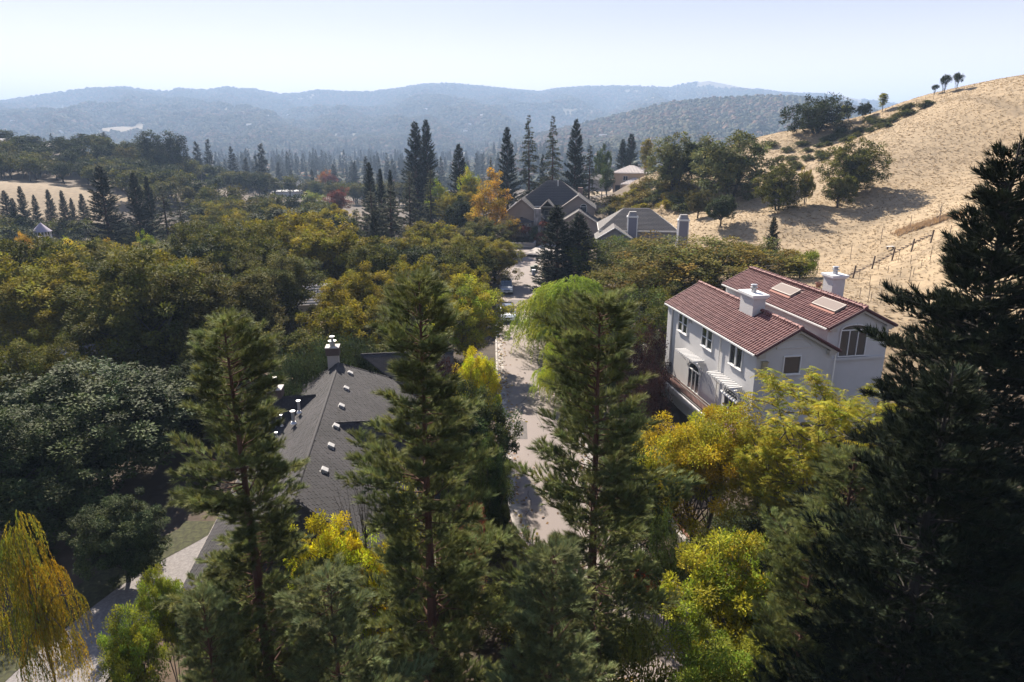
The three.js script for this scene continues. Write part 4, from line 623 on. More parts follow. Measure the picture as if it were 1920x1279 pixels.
// broad crowns: clumps of leaves on lobes carried by limbs
function broadleaf(seed, o) {
  const R = rng(seed), { h, rad, trunk = 0.28, lobes = 8, clumps = 130, n = 9000, len = 0.32, wid = 0.2, cr = 0.75, tr = 0.22, flat = 0.75, hueVar = 0.25, hang = 0, stems = 1, limbs = 40, spread = 0.55, low = 0.0, open = 0.0, bark = 6 } = o;
  const L = new Leaves(n + 200), W = new Wood(), lob = [], cH = h * (1 - trunk);
  for (let i = 0; i < lobes; i++) { const a = i * 2.4 + R() * 0.9, q = Math.sqrt((i + 0.5) / lobes) * spread * rad, yy = h * trunk + cH * (0.52 - 0.22 * (q / rad) + (R() - 0.5) * 0.28); const r = rad * (0.42 + 0.2 * R()); lob.push([Math.cos(a) * q, yy, Math.sin(a) * q, r, Math.min(r * flat * 1.1, cH * 0.5)]); }
  const cl = [];
  for (let i = 0; i < clumps; i++) {
    const b = lob[Math.floor(R() * lobes)], u = R() * 2 - 1, a = R() * 6.283, s = Math.sqrt(1 - u * u), f = 0.62 + 0.42 * Math.pow(R(), 0.6);
    let x = b[0] + Math.cos(a) * s * b[3] * f, y = b[1] + (u * 0.9 + 0.12) * b[4] * f, z = b[2] + Math.sin(a) * s * b[3] * f;
    y = clamp(y, h * (trunk * 0.75 + low), h * 0.985); const inside = Math.hypot(x, z) / rad; if (inside > 1.12) { x /= inside; z /= inside; }
    if (R() < open) continue;
    cl.push([x, y, z, cr * (0.6 + 0.7 * R()), 0.62 + 0.76 * R(), R()]);
  }
  const per = Math.floor(n / cl.length);
  for (const [cx, cy, cz, r, tone, hue] of cl) for (let i = 0; i < per; i++) {
    const u = R() * 2 - 1, a = R() * 6.283, s = Math.sqrt(1 - u * u), f = Math.pow(R(), 0.45) * r, x = cx + Math.cos(a) * s * f, y = cy + u * f * 0.72, z = cz + Math.sin(a) * s * f;
    let dx = Math.cos(a) * s + (R() - 0.5) * 1.4, dy = u * 0.5 + (R() - 0.5) * 1.0 - hang, dz = Math.sin(a) * s + (R() - 0.5) * 1.4; const dl = len * (0.65 + 0.7 * R()) / Math.hypot(dx, dy, dz); dx *= dl; dy *= dl; dz *= dl;
    let sx = dy * (R() - 0.5) - dz, sy = (R() - 0.5) * len * 0.8, sz = dx + dy * (R() - 0.5); const sl = wid * 0.5 * (0.7 + 0.6 * R()) / Math.hypot(sx, sy, sz); sx *= sl; sy *= sl; sz *= sl;
    const k = tone * (0.6 + 0.8 * R()), w = (hue - 0.5) * hueVar + (R() - 0.5) * 0.2;
    L.rhomb(x, y, z, dx, dy, dz, sx, sy, sz, k * (1 + w), k, k * (1 - w * 0.8));
  }
  const tops = [];
  for (let s = 0; s < stems; s++) {
    const a = s * 6.283 / stems + R(), lean = stems > 1 ? rad * 0.35 : rad * 0.1, q = V(Math.cos(a) * lean, h * (stems > 1 ? 0.55 : Math.max(trunk * 1.25, 0.42)), Math.sin(a) * lean), b = V(stems > 1 ? Math.cos(a) * tr : 0, -0.4, stems > 1 ? Math.sin(a) * tr : 0);
    const pts = curve3(b, q, 0, 5, tr * 0.9, R); W.tube(pts, tr * (stems > 1 ? 0.75 : 1), tr * 0.5, bark + 2); tops.push(pts);
  }
  for (let i = 0; i < Math.min(limbs, cl.length); i++) { const c = cl[i], pts = tops[i % tops.length], st = pts[2 + Math.floor(R() * (pts.length - 2))].clone(), e = V(c[0], c[1], c[2]); W.tube(curve3(st, e, -0.06 * st.distanceTo(e) + 0.1 * R(), 4, 0.16 * st.distanceTo(e) * 0.5, R), tr * (0.22 + 0.2 * R()), 0.02, 4); }
  return { wood: W.geo(), leaf: L.geo(), h, rad };
}
// conifers: whorls of boughs with needle sprays
function conifer(seed, o) {
  const R = rng(seed), { h, rad, n = 20000, whorls = 34, per = 5, e0 = 0.9, e1 = -0.1, tip = 0.35, nl = 0.18, nw = 0.022, tufts = 10, clear = 0.06, shape = (t) => Math.pow(1 - t, 0.72), irregular = 0.35, tr = 0.3, inner = 0.25, hang = 0, bs = 4, spray = 0.34, brush = 0, thin = 0, lump = 0 } = o;
  const L = new Leaves(Math.ceil(n * 0.78) + 100), W = new Wood(), lean = V((R() - 0.5) * 0.4, h, (R() - 0.5) * 0.4);
  const axis = (t) => V(lean.x * t, h * t, lean.z * t);
  { const p = []; for (let i = 0; i <= 10; i++) p.push(axis(i / 10)); p[0].y = -0.5; W.tube(p, tr, 0.02, 8); }
  const br = []; let tot = 0;
  for (let w = 0; w < whorls; w++) for (let k = 0; k < per; k++) {
    const t = clear + (1 - clear) * Math.pow((w + R() * 0.9) / whorls, 0.92); if (t > 0.995) continue; if (R() < thin) continue;
    const az0 = R() * 6.283, len = rad * shape(t) * (1 - irregular + irregular * 1.5 * R()) * (1 + lump * noise2(Math.cos(az0) * 1.6 + seed, t * 8 + Math.sin(az0) * 1.6)) + 0.12; br.push([t, len, az0]); tot += Math.pow(len, 1.25) + 0.1;
  }
  for (const [t, len, az] of br) {
    const el = lerp(e1, e0, Math.pow(t, 1.6)) + (R() - 0.5) * 0.3, s = axis(t), ca = Math.cos(az), sa = Math.sin(az), N = 5, pts = [];
    for (let i = 0; i <= N; i++) { const q = i / N, x = len * q * Math.cos(el), y = len * q * Math.sin(el) + tip * len * q * q - hang * len * q * q; pts.push(V(s.x + ca * x + (R() - 0.5) * 0.06 * len, s.y + y, s.z + sa * x + (R() - 0.5) * 0.06 * len)); }
    W.tube(pts, 0.012 + tr * 0.09 * Math.min(1, len / 2), 0.006, bs);
    const share = (Math.pow(len, 1.25) + 0.1) / tot * n, tf = Math.max(3, Math.round(tufts * len / rad + 2)), m = Math.max(4, Math.round(share / tf)), tone0 = 0.75 + 0.5 * R();
    for (let j = 0; j < tf; j++) {
      const q = inner + (1 - inner) * Math.pow((j + R()) / tf, 0.8), i = Math.min(N - 1, Math.floor(q * N)), f = q * N - i, p = pts[i].clone().lerp(pts[i + 1], f), side = (j % 2 ? 1 : -1), tl = spray * len * (1.15 - q) + spray * 0.45;
      // twig leaves the bough sideways and forward
      let tx = ca * 0.75 - sa * side * (0.55 + 0.5 * R()), tz = sa * 0.75 + ca * side * (0.55 + 0.5 * R()), ty = 0.25 + tip * 0.5 + (R() - 0.5) * 0.7 - hang * 1.6; if (j >= tf - 2) { tx = ca; tz = sa; ty = 0.2 + tip * 0.8 - hang; } const nn = Math.hypot(tx, ty, tz); tx /= nn; ty /= nn; tz /= nn;
      const tone = tone0 * (0.65 + 0.7 * R()), wy = (R() - 0.5) * 0.25;
      let ux = tx, uy = ty, uz = tz, ta = 0;
      const cut = brush ? Math.max(6, Math.ceil(m / brush)) : 1;
      for (let q2 = 0; q2 < m; q2++) {
        if (brush && q2 % cut === 0) { ta = (q2 / m) * 0.75 + 0.3 * R(); ux = tx * 0.7 + (R() - 0.5) * 0.9; uy = ty * 0.5 + 0.35 + (R() - 0.5) * 0.7; uz = tz * 0.7 + (R() - 0.5) * 0.9; const un = Math.hypot(ux, uy, uz); ux /= un; uy /= un; uz /= un; }
        const a = brush ? ta : R(), al = brush ? 0.3 * R() * nl * 3 : 0, nlen = nl * (0.7 + 0.6 * R()) * (1.1 - 0.4 * a), sp = brush ? 0.95 : 1.5;
        const bx = p.x + tx * tl * a + ux * al, by = p.y + ty * tl * a + uy * al, bz = p.z + tz * tl * a + uz * al;
        let dx = ux * 0.9 + (R() - 0.5) * sp, dy = uy * 0.9 + (R() - 0.5) * sp + (brush ? 0.1 : 0.2) - hang * 0.5, dz = uz * 0.9 + (R() - 0.5) * sp; const dl = nlen / Math.hypot(dx, dy, dz); dx *= dl; dy *= dl; dz *= dl;
        let sx = -dz + (R() - 0.5) * nlen, sy = (R() - 0.5) * nlen, sz = dx + (R() - 0.5) * nlen; const sl = nw * 0.5 / Math.hypot(sx, sy, sz); const k = tone * (0.75 + 0.5 * R());
        L.needle(bx, by, bz, dx, dy, dz, sx * sl, sy * sl, sz * sl, k * (1 + wy), k, k * (1 - wy));
      }
    }
  }
  return { wood: W.geo(), leaf: L.geo(), h, rad };
}
// weeping crowns: long hanging strands
function weeping(seed, o) {
  const R = rng(seed), { h, rad, strands = 700, perS = 34, len = 0.16, wid = 0.03, drop = 2.4, tr = 0.22, heads = 14, hueVar = 0.2 } = o, L = new Leaves(strands * perS + 10), W = new Wood();
  const hd = []; for (let i = 0; i < heads; i++) { const a = i * 2.4 + R(), q = Math.sqrt((i + 0.3) / heads) * rad * 0.72; hd.push([Math.cos(a) * q, h * (0.97 - 0.75 * (q / rad) ** 2 - 0.34 * R() * (i ? 1 : 0)), Math.sin(a) * q, rad * (0.22 + 0.14 * R()), 0.72 + 0.5 * R(), R()]); }
  const top = V(0, h * 0.5, 0); W.tube(curve3(V(0, -0.4, 0), top, 0, 4, 0.2, R), tr, tr * 0.6, 7);
  for (const q of hd) W.tube(curve3(top, V(q[0], q[1], q[2]), 0.25, 4, 0.3, R), tr * 0.45, 0.03, 5);
  for (let s = 0; s < strands; s++) {
    const q = hd[Math.floor(R() * heads)], a = R() * 6.283, f = Math.sqrt(R()) * q[3], x0 = q[0] + Math.cos(a) * f, z0 = q[2] + Math.sin(a) * f, y0 = q[1] + Math.sqrt(Math.max(0, q[3] * q[3] - f * f)) * 0.75 - q[3] * 0.55 + (R() - 0.5) * 0.5, dl = drop * (0.45 + 0.8 * R()), tone = q[4] * (0.8 + 0.4 * R()), dr = (R() - 0.5) * 0.5, out = 0.35 + 0.3 * R(), w0 = ((s * 7 % 11) / 11 - 0.5 + (q[5] - 0.5) * 1.4) * hueVar;
    for (let i = 0; i < perS; i++) {
      const t = i / perS, b = 1 - Math.exp(-t * 3), x = x0 + Math.cos(a) * out * b + dr * t * 0.6 + (R() - 0.5) * 0.09, z = z0 + Math.sin(a) * out * b + (R() - 0.5) * 0.09, y = y0 + 0.2 * t - dl * t * t * 0.4 - dl * t * 0.6; if (y < 0.3) break;
      const aa = R() * 6.283, dx = Math.cos(aa) * len * 0.6, dz = Math.sin(aa) * len * 0.6, dy = -len * (0.5 + 0.6 * R()), k = tone * (0.8 + 0.4 * R()), w = w0 + (R() - 0.5) * hueVar * 0.5;
      L.rhomb(x, y, z, dx, dy, dz, -dz / len * wid, (R() - 0.5) * wid, dx / len * wid, k * (1 + w), k, k * (1 - w), 0.02);
    }
  }
  return { wood: W.geo(), leaf: L.geo(), h, rad };
}
// open crowns of long compound leaves, and bare ones
function compound(seed, o) {
  const R = rng(seed), { h, rad, fronds = 900, leaflets = 16, fl = 0.55, ll = 0.14, tr = 0.16, tiers = 60 } = o, L = new Leaves(fronds * leaflets + 10), W = new Wood(), ends = [];
  const st = []; for (let s = 0; s < 3; s++) { const a = s * 2.1 + R(), p = curve3(V(0, -0.4, 0), V(Math.cos(a) * rad * 0.4, h * 0.72, Math.sin(a) * rad * 0.4), 0, 5, 0.3, R); W.tube(p, tr, 0.05, 6); st.push(p); }
  for (let i = 0; i < tiers; i++) { const p = st[i % 3], b = p[2 + i % 4].clone(), a = R() * 6.283, q = rad * (0.45 + 0.55 * Math.sqrt(R())), e = V(Math.cos(a) * q, h * (0.42 + 0.58 * R() * (1.15 - 0.45 * q / rad)), Math.sin(a) * q); if (e.y > h) e.y = h; W.tube(curve3(b, e, -0.3, 5, 0.35, R), 0.045, 0.015, 4); ends.push([b, e, 0.8 + 0.4 * R()]); }
  for (let i = 0; i < fronds; i++) {
    const [b, e, tone] = ends[Math.floor(R() * tiers)], t = 0.45 + 0.6 * Math.sqrt(R()), p = b.clone().lerp(e, t), a = R() * 6.283, el = 0.5 - R() * 0.7; let ux = Math.cos(a) * Math.cos(el), uy = Math.sin(el), uz = Math.sin(a) * Math.cos(el); p.x += (R() - 0.5) * 0.5; p.y += (R() - 0.5) * 0.5; p.z += (R() - 0.5) * 0.5;
    const k0 = tone * (0.75 + 0.5 * R()), w = (R() - 0.35) * 0.45, F = fl * (0.7 + 0.6 * R());
    for (let j = 0; j < leaflets; j++) { const q = (j >> 1) / (leaflets / 2), s = j % 2 ? 1 : -1, x = p.x + ux * F * q, y = p.y + uy * F * q - F * 0.45 * q * q, z = p.z + uz * F * q, ox = -uz * s, oz = ux * s, l = ll * (1.15 - 0.6 * q), k = k0 * (0.85 + 0.3 * R()); L.rhomb(x, y, z, ox * l + ux * l * 0.3, -l * 0.35, oz * l + uz * l * 0.3, ux * l * 0.24, 0, uz * l * 0.24, k * (1 + w), k, k * (1 - w), 0.05); }
  }
  return { wood: W.geo(), leaf: L.geo(), h, rad };
}
function bare(seed, h, rad, tr, n = 70) { const R = rng(seed), W = new Wood(), m = curve3(V(0, -0.3, 0), V((R() - 0.5) * rad, h * 0.7, 0), 0, 6, 0.12 * h, R); W.tube(m, tr, tr * 0.4, 6); for (let i = 0; i < n; i++) { const b = m[2 + i % 5].clone(), a = R() * 6.283, e = V(b.x + Math.cos(a) * rad * R(), Math.min(h, b.y + h * (0.15 + 0.5 * R())), b.z + Math.sin(a) * rad * R()); W.tube(curve3(b, e, -0.05 * h * R(), 4, 0.05 * h, R), tr * 0.28, 0.008, 4); } return { wood: W.geo(), leaf: null, h, rad }; }

// ---------------------------------------------------------------- planting
function plant(proto, name, label, cat, mat, bark, x, z, H, RAD, turn, group, y) {
  const t = thing(name, label, cat, [x, y ?? ground(x, z) - 0.05, z], turn, group), s = H / proto.h, sr = (RAD ?? proto.rad * s) / proto.rad;
  t.scale.set(sr, s, sr);
  part('trunk', proto.wood, bark, t); if (proto.leaf) part('crown', proto.leaf, mat, t);
  return t;
}
// where the photograph shows the tip (px, py), its depth d and the crown's width in pixels; the foot is the ground below
function tree(proto, name, label, cat, mat, bark, px, py, d, wpx, turn = 0, group, minH) {
  let p = at(px, py, d), g = ground(p.x, p.z), H = p.y - g; if (minH && H < minH) H = minH;
  return plant(proto, name, label, cat, mat, bark, p.x, p.z, Math.max(0.5, H), wpx ? wpx / 2 / FPX * d : null, turn, group);
}
function hit(px, py, d0 = 6, d1 = 600) { let a = d0; const f = (d) => { const p = at(px, py, d); return p.y - ground(p.x, p.z); }; let step = 1.5; for (let d = d0; d < d1; d += step) { if (f(d) < 0) { let lo = Math.max(d0, d - step), hi = d; for (let i = 0; i < 18; i++) { const m = (lo + hi) / 2; f(m) < 0 ? hi = m : lo = m; } const p = at(px, py, hi); return { x: p.x, y: p.y, z: p.z, d: hi }; } a = d; } return null; }
// foot at (px, foot) on the ground, tip at height `top` in the photograph
function standing(proto, name, label, cat, mat, bark, px, foot, top, wpx, turn = 0, group, dFallback = 150) {
  const q = hit(px, foot) ?? (() => { const p = at(px, foot, dFallback); return { x: p.x, y: ground(p.x, p.z), z: p.z, d: dFallback }; })();
  const H = Math.max(0.4, (foot - top) / FPX * q.d * 1.02); return plant(proto, name, label, cat, mat, bark, q.x, q.z, H, wpx / 2 / FPX * q.d, turn, group);
}
const P = {};
// near sequoias: thousands of awl-like sprays
const seqShape = (t) => Math.pow(1 - t, 0.42) * (0.8 + 0.2 * sstep(0, 0.3, t)) * (0.82 + 0.18 * Math.sin(t * 23));
P.seq = [[101, 0.45], [102, 0.5], [103, 0.5]].map(([s, ir]) => conifer(s, { h: 19, rad: 2.9, n: 290000, whorls: 56, per: 5, e0: 0.5, e1: -0.1, tip: 0.2, nl: 0.25, nw: 0.022, tufts: 22, brush: 3, shape: seqShape, irregular: ir, tr: 0.24, inner: 0.25, spray: 0.42, clear: 0.06, thin: 0.1, lump: 0.55 }));
P.seqBig = conifer(104, { h: 23, rad: 6.0, n: 520000, whorls: 68, per: 7, e0: 0.4, e1: -0.12, tip: 0.06, nl: 0.27, nw: 0.042, tufts: 30, brush: 3, shape: (t) => Math.pow(1 - t, 0.7) * (0.86 + 0.14 * Math.sin(t * 19)), irregular: 0.32, tr: 0.42, inner: 0.2, spray: 0.44, clear: 0.03, lump: 0.28 });
P.bushy = [205, 206].map((s) => broadleaf(s, { h: 10, rad: 5.5, lobes: 15, clumps: 250, n: 15000, len: 0.42, wid: 0.24, cr: 0.66, tr: 0.3, limbs: 40, trunk: 0.04, flat: 1.15, spread: 0.68, stems: 3 }));
P.oakN = [201, 202, 203].map((s, i) => broadleaf(s, { h: 10, rad: 5, lobes: 13 + i, clumps: 330, n: 54000, len: 0.21, wid: 0.13, cr: 0.62, tr: 0.3, limbs: 70, trunk: 0.1, flat: 1.0, spread: 0.68, open: 0.05, stems: i === 1 ? 2 : 1 }));
P.oakM = [211, 212, 213, 214].map((s, i) => broadleaf(s, { h: 10, rad: 5, lobes: 11 + i, clumps: 230, n: 16500, len: 0.36, wid: 0.23, cr: 0.6, tr: 0.3, limbs: 45, trunk: 0.11 + 0.03 * (i % 2), flat: 1.0, spread: 0.66, open: 0.04, stems: i === 2 ? 3 : 1 }));
P.oakF = [221, 222, 223].map((s) => broadleaf(s, { h: 10, rad: 5, lobes: 8, clumps: 90, n: 2600, len: 0.62, wid: 0.42, cr: 0.85, tr: 0.3, limbs: 14, trunk: 0.15, bark: 3 }));
P.mapleM = broadleaf(231, { h: 10, rad: 4, lobes: 9, clumps: 120, n: 10000, len: 0.27, wid: 0.19, cr: 0.75, trunk: 0.15, flat: 1.3, hueVar: 0.5 });
P.upright = broadleaf(232, { h: 12, rad: 4, lobes: 10, clumps: 110, n: 8000, len: 0.3, wid: 0.16, cr: 0.7, trunk: 0.22, flat: 1.7, spread: 0.6, stems: 4, tr: 0.16, open: 0.22, hueVar: 0.3 });
P.column = broadleaf(233, { h: 12, rad: 1.4, lobes: 10, clumps: 70, n: 3000, len: 0.3, wid: 0.2, cr: 0.45, trunk: 0.1, flat: 4, spread: 0.35, tr: 0.12, limbs: 16 });
P.euc = [234, 235].map((s) => broadleaf(s, { h: 22, rad: 4.2, lobes: 14, clumps: 120, n: 4200, len: 0.7, wid: 0.4, cr: 1.1, trunk: 0.16, flat: 3.4, spread: 0.5, tr: 0.35, limbs: 20 }));
P.layered = [241, 242].map((s) => broadleaf(s, { h: 9, rad: 6, lobes: 16, clumps: 190, n: 17000, len: 0.27, wid: 0.15, cr: 0.72, trunk: 0.3, flat: 0.42, spread: 0.8, stems: 3, tr: 0.17, limbs: 60, hueVar: 0.6, open: 0.06 }));
P.leafy = [251, 252].map((s) => broadleaf(s, { h: 9, rad: 3.6, lobes: 12, clumps: 210, n: 36000, len: 0.19, wid: 0.105, cr: 0.55, trunk: 0.18, flat: 1.1, spread: 0.7, stems: 3, tr: 0.11, limbs: 80, hueVar: 0.5, open: 0.1 }));
P.fine = broadleaf(253, { h: 10, rad: 3.6, lobes: 13, clumps: 190, n: 44000, len: 0.17, wid: 0.08, cr: 0.62, trunk: 0.22, flat: 0.95, spread: 0.72, stems: 3, tr: 0.12, limbs: 80, hueVar: 0.36, open: 0.12 });
P.ash = compound(261, { h: 12, rad: 4.6, fronds: 4000, leaflets: 14, fl: 0.6, ll: 0.17, tiers: 90 });
P.willow = weeping(271, { h: 8, rad: 4.6, strands: 3400, perS: 32, len: 0.19, wid: 0.036, drop: 1.5, heads: 48 });
P.birch = weeping(272, { h: 8, rad: 2.8, strands: 760, perS: 40, len: 0.13, wid: 0.045, drop: 2.0, heads: 24, hueVar: 0.42, tr: 0.12 });
P.redM = [281, 282].map((s) => conifer(s, { h: 18, rad: 3.3, n: 34000, whorls: 44, per: 8, e0: 0.8, e1: 0.05, tip: 0.2, nl: 0.42, nw: 0.11, tufts: 9, inner: 0.15, shape: (t) => Math.pow(1 - t, 0.68), irregular: 0.3, clear: 0.03, spray: 0.3, bs: 3 }));
P.deoM = [283, 284].map((s) => conifer(s, { h: 18, rad: 3.6, n: 26000, whorls: 30, per: 6, e0: 0.5, e1: -0.15, tip: -0.12, hang: 0.12, nl: 0.36, nw: 0.09, tufts: 9, inner: 0.12, shape: (t) => Math.pow(1 - t, 0.9), irregular: 0.45, clear: 0.05, spray: 0.26, bs: 3 }));
P.spire = [285, 286].map((s) => conifer(s, { h: 18, rad: 3, n: 4200, whorls: 22, per: 5, e0: 0.6, e1: -0.05, tip: 0.05, nl: 0.9, nw: 0.3, tufts: 5, inner: 0.1, shape: (t) => Math.pow(1 - t, 0.85), irregular: 0.3, clear: 0.02, spray: 0.3, bs: 3 }));
P.shrub = [291, 292].map((s) => broadleaf(s, { h: 2, rad: 1.4, lobes: 7, clumps: 60, n: 5200, len: 0.13, wid: 0.08, cr: 0.32, trunk: 0.06, flat: 0.9, spread: 0.7, stems: 4, tr: 0.05, limbs: 20, low: 0.02 }));
P.mound = [293, 294].map((s) => broadleaf(s, { h: 1.6, rad: 1.6, lobes: 8, clumps: 50, n: 1500, len: 0.26, wid: 0.17, cr: 0.4, trunk: 0.04, flat: 0.7, spread: 0.75, stems: 3, tr: 0.05, limbs: 8 }));
P.hedge = broadleaf(295, { h: 3, rad: 2, lobes: 9, clumps: 90, n: 9000, len: 0.14, wid: 0.06, cr: 0.5, trunk: 0.04, flat: 1.2, spread: 0.75, stems: 4, tr: 0.05, limbs: 20 });
P.topiary = broadleaf(296, { h: 3, rad: 1.6, lobes: 6, clumps: 60, n: 3600, len: 0.17, wid: 0.1, cr: 0.35, trunk: 0.5, flat: 0.55, spread: 0.5, tr: 0.08, limbs: 18, stems: 3 });
P.gnarled = broadleaf(297, { h: 10, rad: 8, lobes: 14, clumps: 210, n: 13000, len: 0.45, wid: 0.3, cr: 0.9, trunk: 0.06, flat: 0.8, spread: 0.75, stems: 4, tr: 0.4, limbs: 70, open: 0.04 });
P.bareT = bare(301, 9, 2.5, 0.12, 60); P.snag = bare(302, 3, 1.1, 0.09, 14); P.twig = bare(303, 4, 1.6, 0.06, 60);

// ---- the row of conifers in front of the camera
tree(P.seq[0], 'sequoia', 'feathery sequoia in front of the charcoal roof, its trunk bare in patches', 'tree', FOL.seq, BARK.rust, 428, 596, 22.5, 345, 0.3);
tree(P.seq[1], 'sequoia', 'tallest slender sequoia with straight red trunk between charcoal roof and road', 'tree', FOL.seq, BARK.rust, 786, 526, 21.5, 365, 2.1);
tree(P.seq[2], 'sequoia', 'sequoia with a thin crown in front of the lime green pepper tree', 'tree', FOL.seq, BARK.rust, 1132, 556, 22.5, 350, 4.0);
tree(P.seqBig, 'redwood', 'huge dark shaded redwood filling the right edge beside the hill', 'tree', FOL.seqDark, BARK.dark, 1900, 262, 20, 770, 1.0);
tree(P.seq[1], 'sequoia', 'short bright sequoia low between the two central sequoias', 'tree', FOL.seqGrey, BARK.rust, 1035, 1040, 17, 330, 1.2);
tree(P.seq[2], 'sequoia', 'low greyish sequoia between the charcoal roof and the tallest sequoia', 'tree', FOL.seqGrey, BARK.rust, 625, 1075, 17.5, 300, 5.2);
tree(P.seq[0], 'sequoia', 'low sequoia at the bottom above the yellow-green maple by the drive', 'tree', FOL.seqGrey, BARK.rust, 372, 1120, 17, 230, 2.6);
tree(P.seq[2], 'sequoia', 'sunlit young sequoia against the huge dark redwood', 'tree', FOL.seq, BARK.rust, 1600, 850, 22, 330, 0.4);
tree(P.seq[0], 'sequoia', 'narrow young sequoia at the bottom beside the yellow-green hornbeam', 'tree', FOL.seq, BARK.rust, 1530, 985, 18, 270, 3.3);
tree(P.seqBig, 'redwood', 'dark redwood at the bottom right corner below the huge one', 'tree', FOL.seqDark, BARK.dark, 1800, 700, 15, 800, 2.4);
// ---- bright deciduous trees of the foreground
tree(P.birch, 'weeping_birch', 'weeping birch with yellow and orange strands at the left edge', 'tree', FOL.birch, BARK.grey, 28, 955, 24.5, 140, 0.4);
tree(P.leafy[0], 'maple', 'yellow-green maple beside the drive at bottom left', 'tree', FOL.lime, BARK.grey, 222, 1118, 24, 125, 0.8);
tree(P.leafy[1], 'maple', 'small lime maple beside the drive, up against the leftmost sequoia', 'tree', FOL.lime, BARK.grey, 292, 1028, 27, 90, 2.8);
tree(P.leafy[1], 'maple', 'bright yellow maple at the near end of the charcoal roof', 'tree', FOL.brightYellow, BARK.grey, 628, 926, 27, 180, 1.8);
tree(P.fine, 'locust', 'golden locust tree in front of the white stucco house', 'tree', FOL.yellow, BARK.grey, 1335, 692, 34, 235, 0.2);
tree(P.ash, 'ash_tree', 'tall yellow-green tree with long compound leaves before the white gable', 'tree', FOL.yellowGreen, BARK.grey, 1592, 636, 30, 350, 1.1);
tree(P.ash, 'ash_tree', 'lower yellow-green compound-leaved tree at the foot of the white gable', 'tree', FOL.yellowGreen, BARK.grey, 1500, 728, 31, 215, 3.1);
tree(P.leafy[0], 'hornbeam', 'yellow-green hornbeam in front of the golden locust', 'tree', FOL.yellowGreen, BARK.grey, 1395, 965, 25.5, 250, 2.2);
tree(P.fine, 'hornbeam', 'yellow-green hornbeam at the very bottom below the golden locust', 'tree', FOL.lime, BARK.grey, 1370, 1120, 21, 270, 4.4);
tree(P.leafy[1], 'liquidambar', 'green tree reaching over the road from the charcoal-roofed house', 'tree', FOL.green, BARK.grey, 890, 690, 39, 165, 0.9);
tree(P.leafy[0], 'liquidambar', 'green tree behind the tallest sequoia, low beside the road', 'tree', FOL.green, BARK.grey, 912, 790, 34, 100, 3.9);
tree(P.leafy[1], 'pear_tree', 'small pointed yellow tree between the tallest sequoia and the road', 'tree', FOL.brightYellow, BARK.grey, 893, 622, 48, 95, 2.9);
tree(P.leafy[0], 'maple', 'yellow-green tree overhanging the parked white car', 'tree', FOL.yellowGreen, BARK.grey, 872, 503, 66, 168, 0.5);
tree(P.willow, 'pepper_tree', 'lime green weeping pepper tree leaning over the road', 'tree', FOL.willow, BARK.grey, 1072, 518, 72, 235, 0.7);
tree(P.willow, 'pepper_tree', 'lower lime green weeping tree beside the third sequoia', 'tree', FOL.willow, BARK.grey, 1062, 625, 58, 130, 2.7);
standing(P.shrub[0], 'red_maple', 'low scarlet shrub seen under the third sequoia', 'shrub', FOL.scarlet, BARK.grey, 1190, 1100, 1040, 90, 1, null);
tree(P.hedge, 'plum_tree', 'dark maroon plum tree beside the far end of the white house', 'tree', FOL.maroon, BARK.dark, 1205, 612, 54, 90, 0.3);
tree(P.hedge, 'plum_tree', 'lower maroon plum tree against the garden wall of the white house', 'tree', FOL.maroon, BARK.dark, 1218, 690, 48, 90, 1.3);
tree(P.shrub[1], 'viburnum', 'pale flecked shrub at the far corner of the white house', 'shrub', FOL.sage, BARK.grey, 1232, 612, 57, 40, 2);
for (const [x, y, d, w, m, l] of [[1170, 760, 44, 110, 'green', 'deep green shrub in shade left of the balcony'], [1225, 830, 38, 90, 'lime', 'small lime shrub below the balcony'], [1190, 850, 34, 150, 'oakDark', 'dark shrub between third sequoia and locust tree'], [820, 640, 47, 90, 'maroon', 'dark red shrub behind the pointed yellow tree'], [765, 905, 29, 80, 'brightYellow', 'yellow shrub behind the trunk of the tallest sequoia'], [880, 935, 31, 60, 'shrubRust', 'rusty orange shrub between the tallest sequoia and the road'], [1470, 880, 32, 110, 'oakDark', 'clipped dark shrub below the entry roof'], [1215, 1185, 20.5, 190, 'oakOlive', 'olive shrub at the very bottom right of the third sequoia'], [1260, 960, 30, 80, 'green', 'green shrub by the pale garden kerb']]) tree(P.hedge, 'garden_shrub', l, 'shrub', FOL[m], BARK.grey, x, y, d, w, x);
// bare shrub before the charcoal roof
tree(P.twig, 'bare_shrub', 'leafless shrub reaching up before the charcoal roof', 'shrub', null, BARK.dark, 655, 908, 28, 110, 0);
// clipped hedge behind the charcoal-roofed house
[[640, 628, 56, 120], [585, 640, 53, 120], [545, 668, 50, 110], [690, 640, 57, 110], [520, 700, 47, 90], [610, 655, 51, 100]].forEach(([x, y, d, w], i) => tree(P.hedge, 'oleander', ['grey-green oleander behind the farther chimney of the charcoal roof', 'grey-green oleander left of the farther chimney', 'grey-green oleander between the two chimneys', 'dark oleander right of the farther chimney', 'grey-green oleander behind the left brick chimney', 'grey-green oleander close behind the charcoal roof edge'][i], 'shrub', i === 3 ? FOL.oakDark : FOL.oakGrey, BARK.oak, x, y, d, w, i));

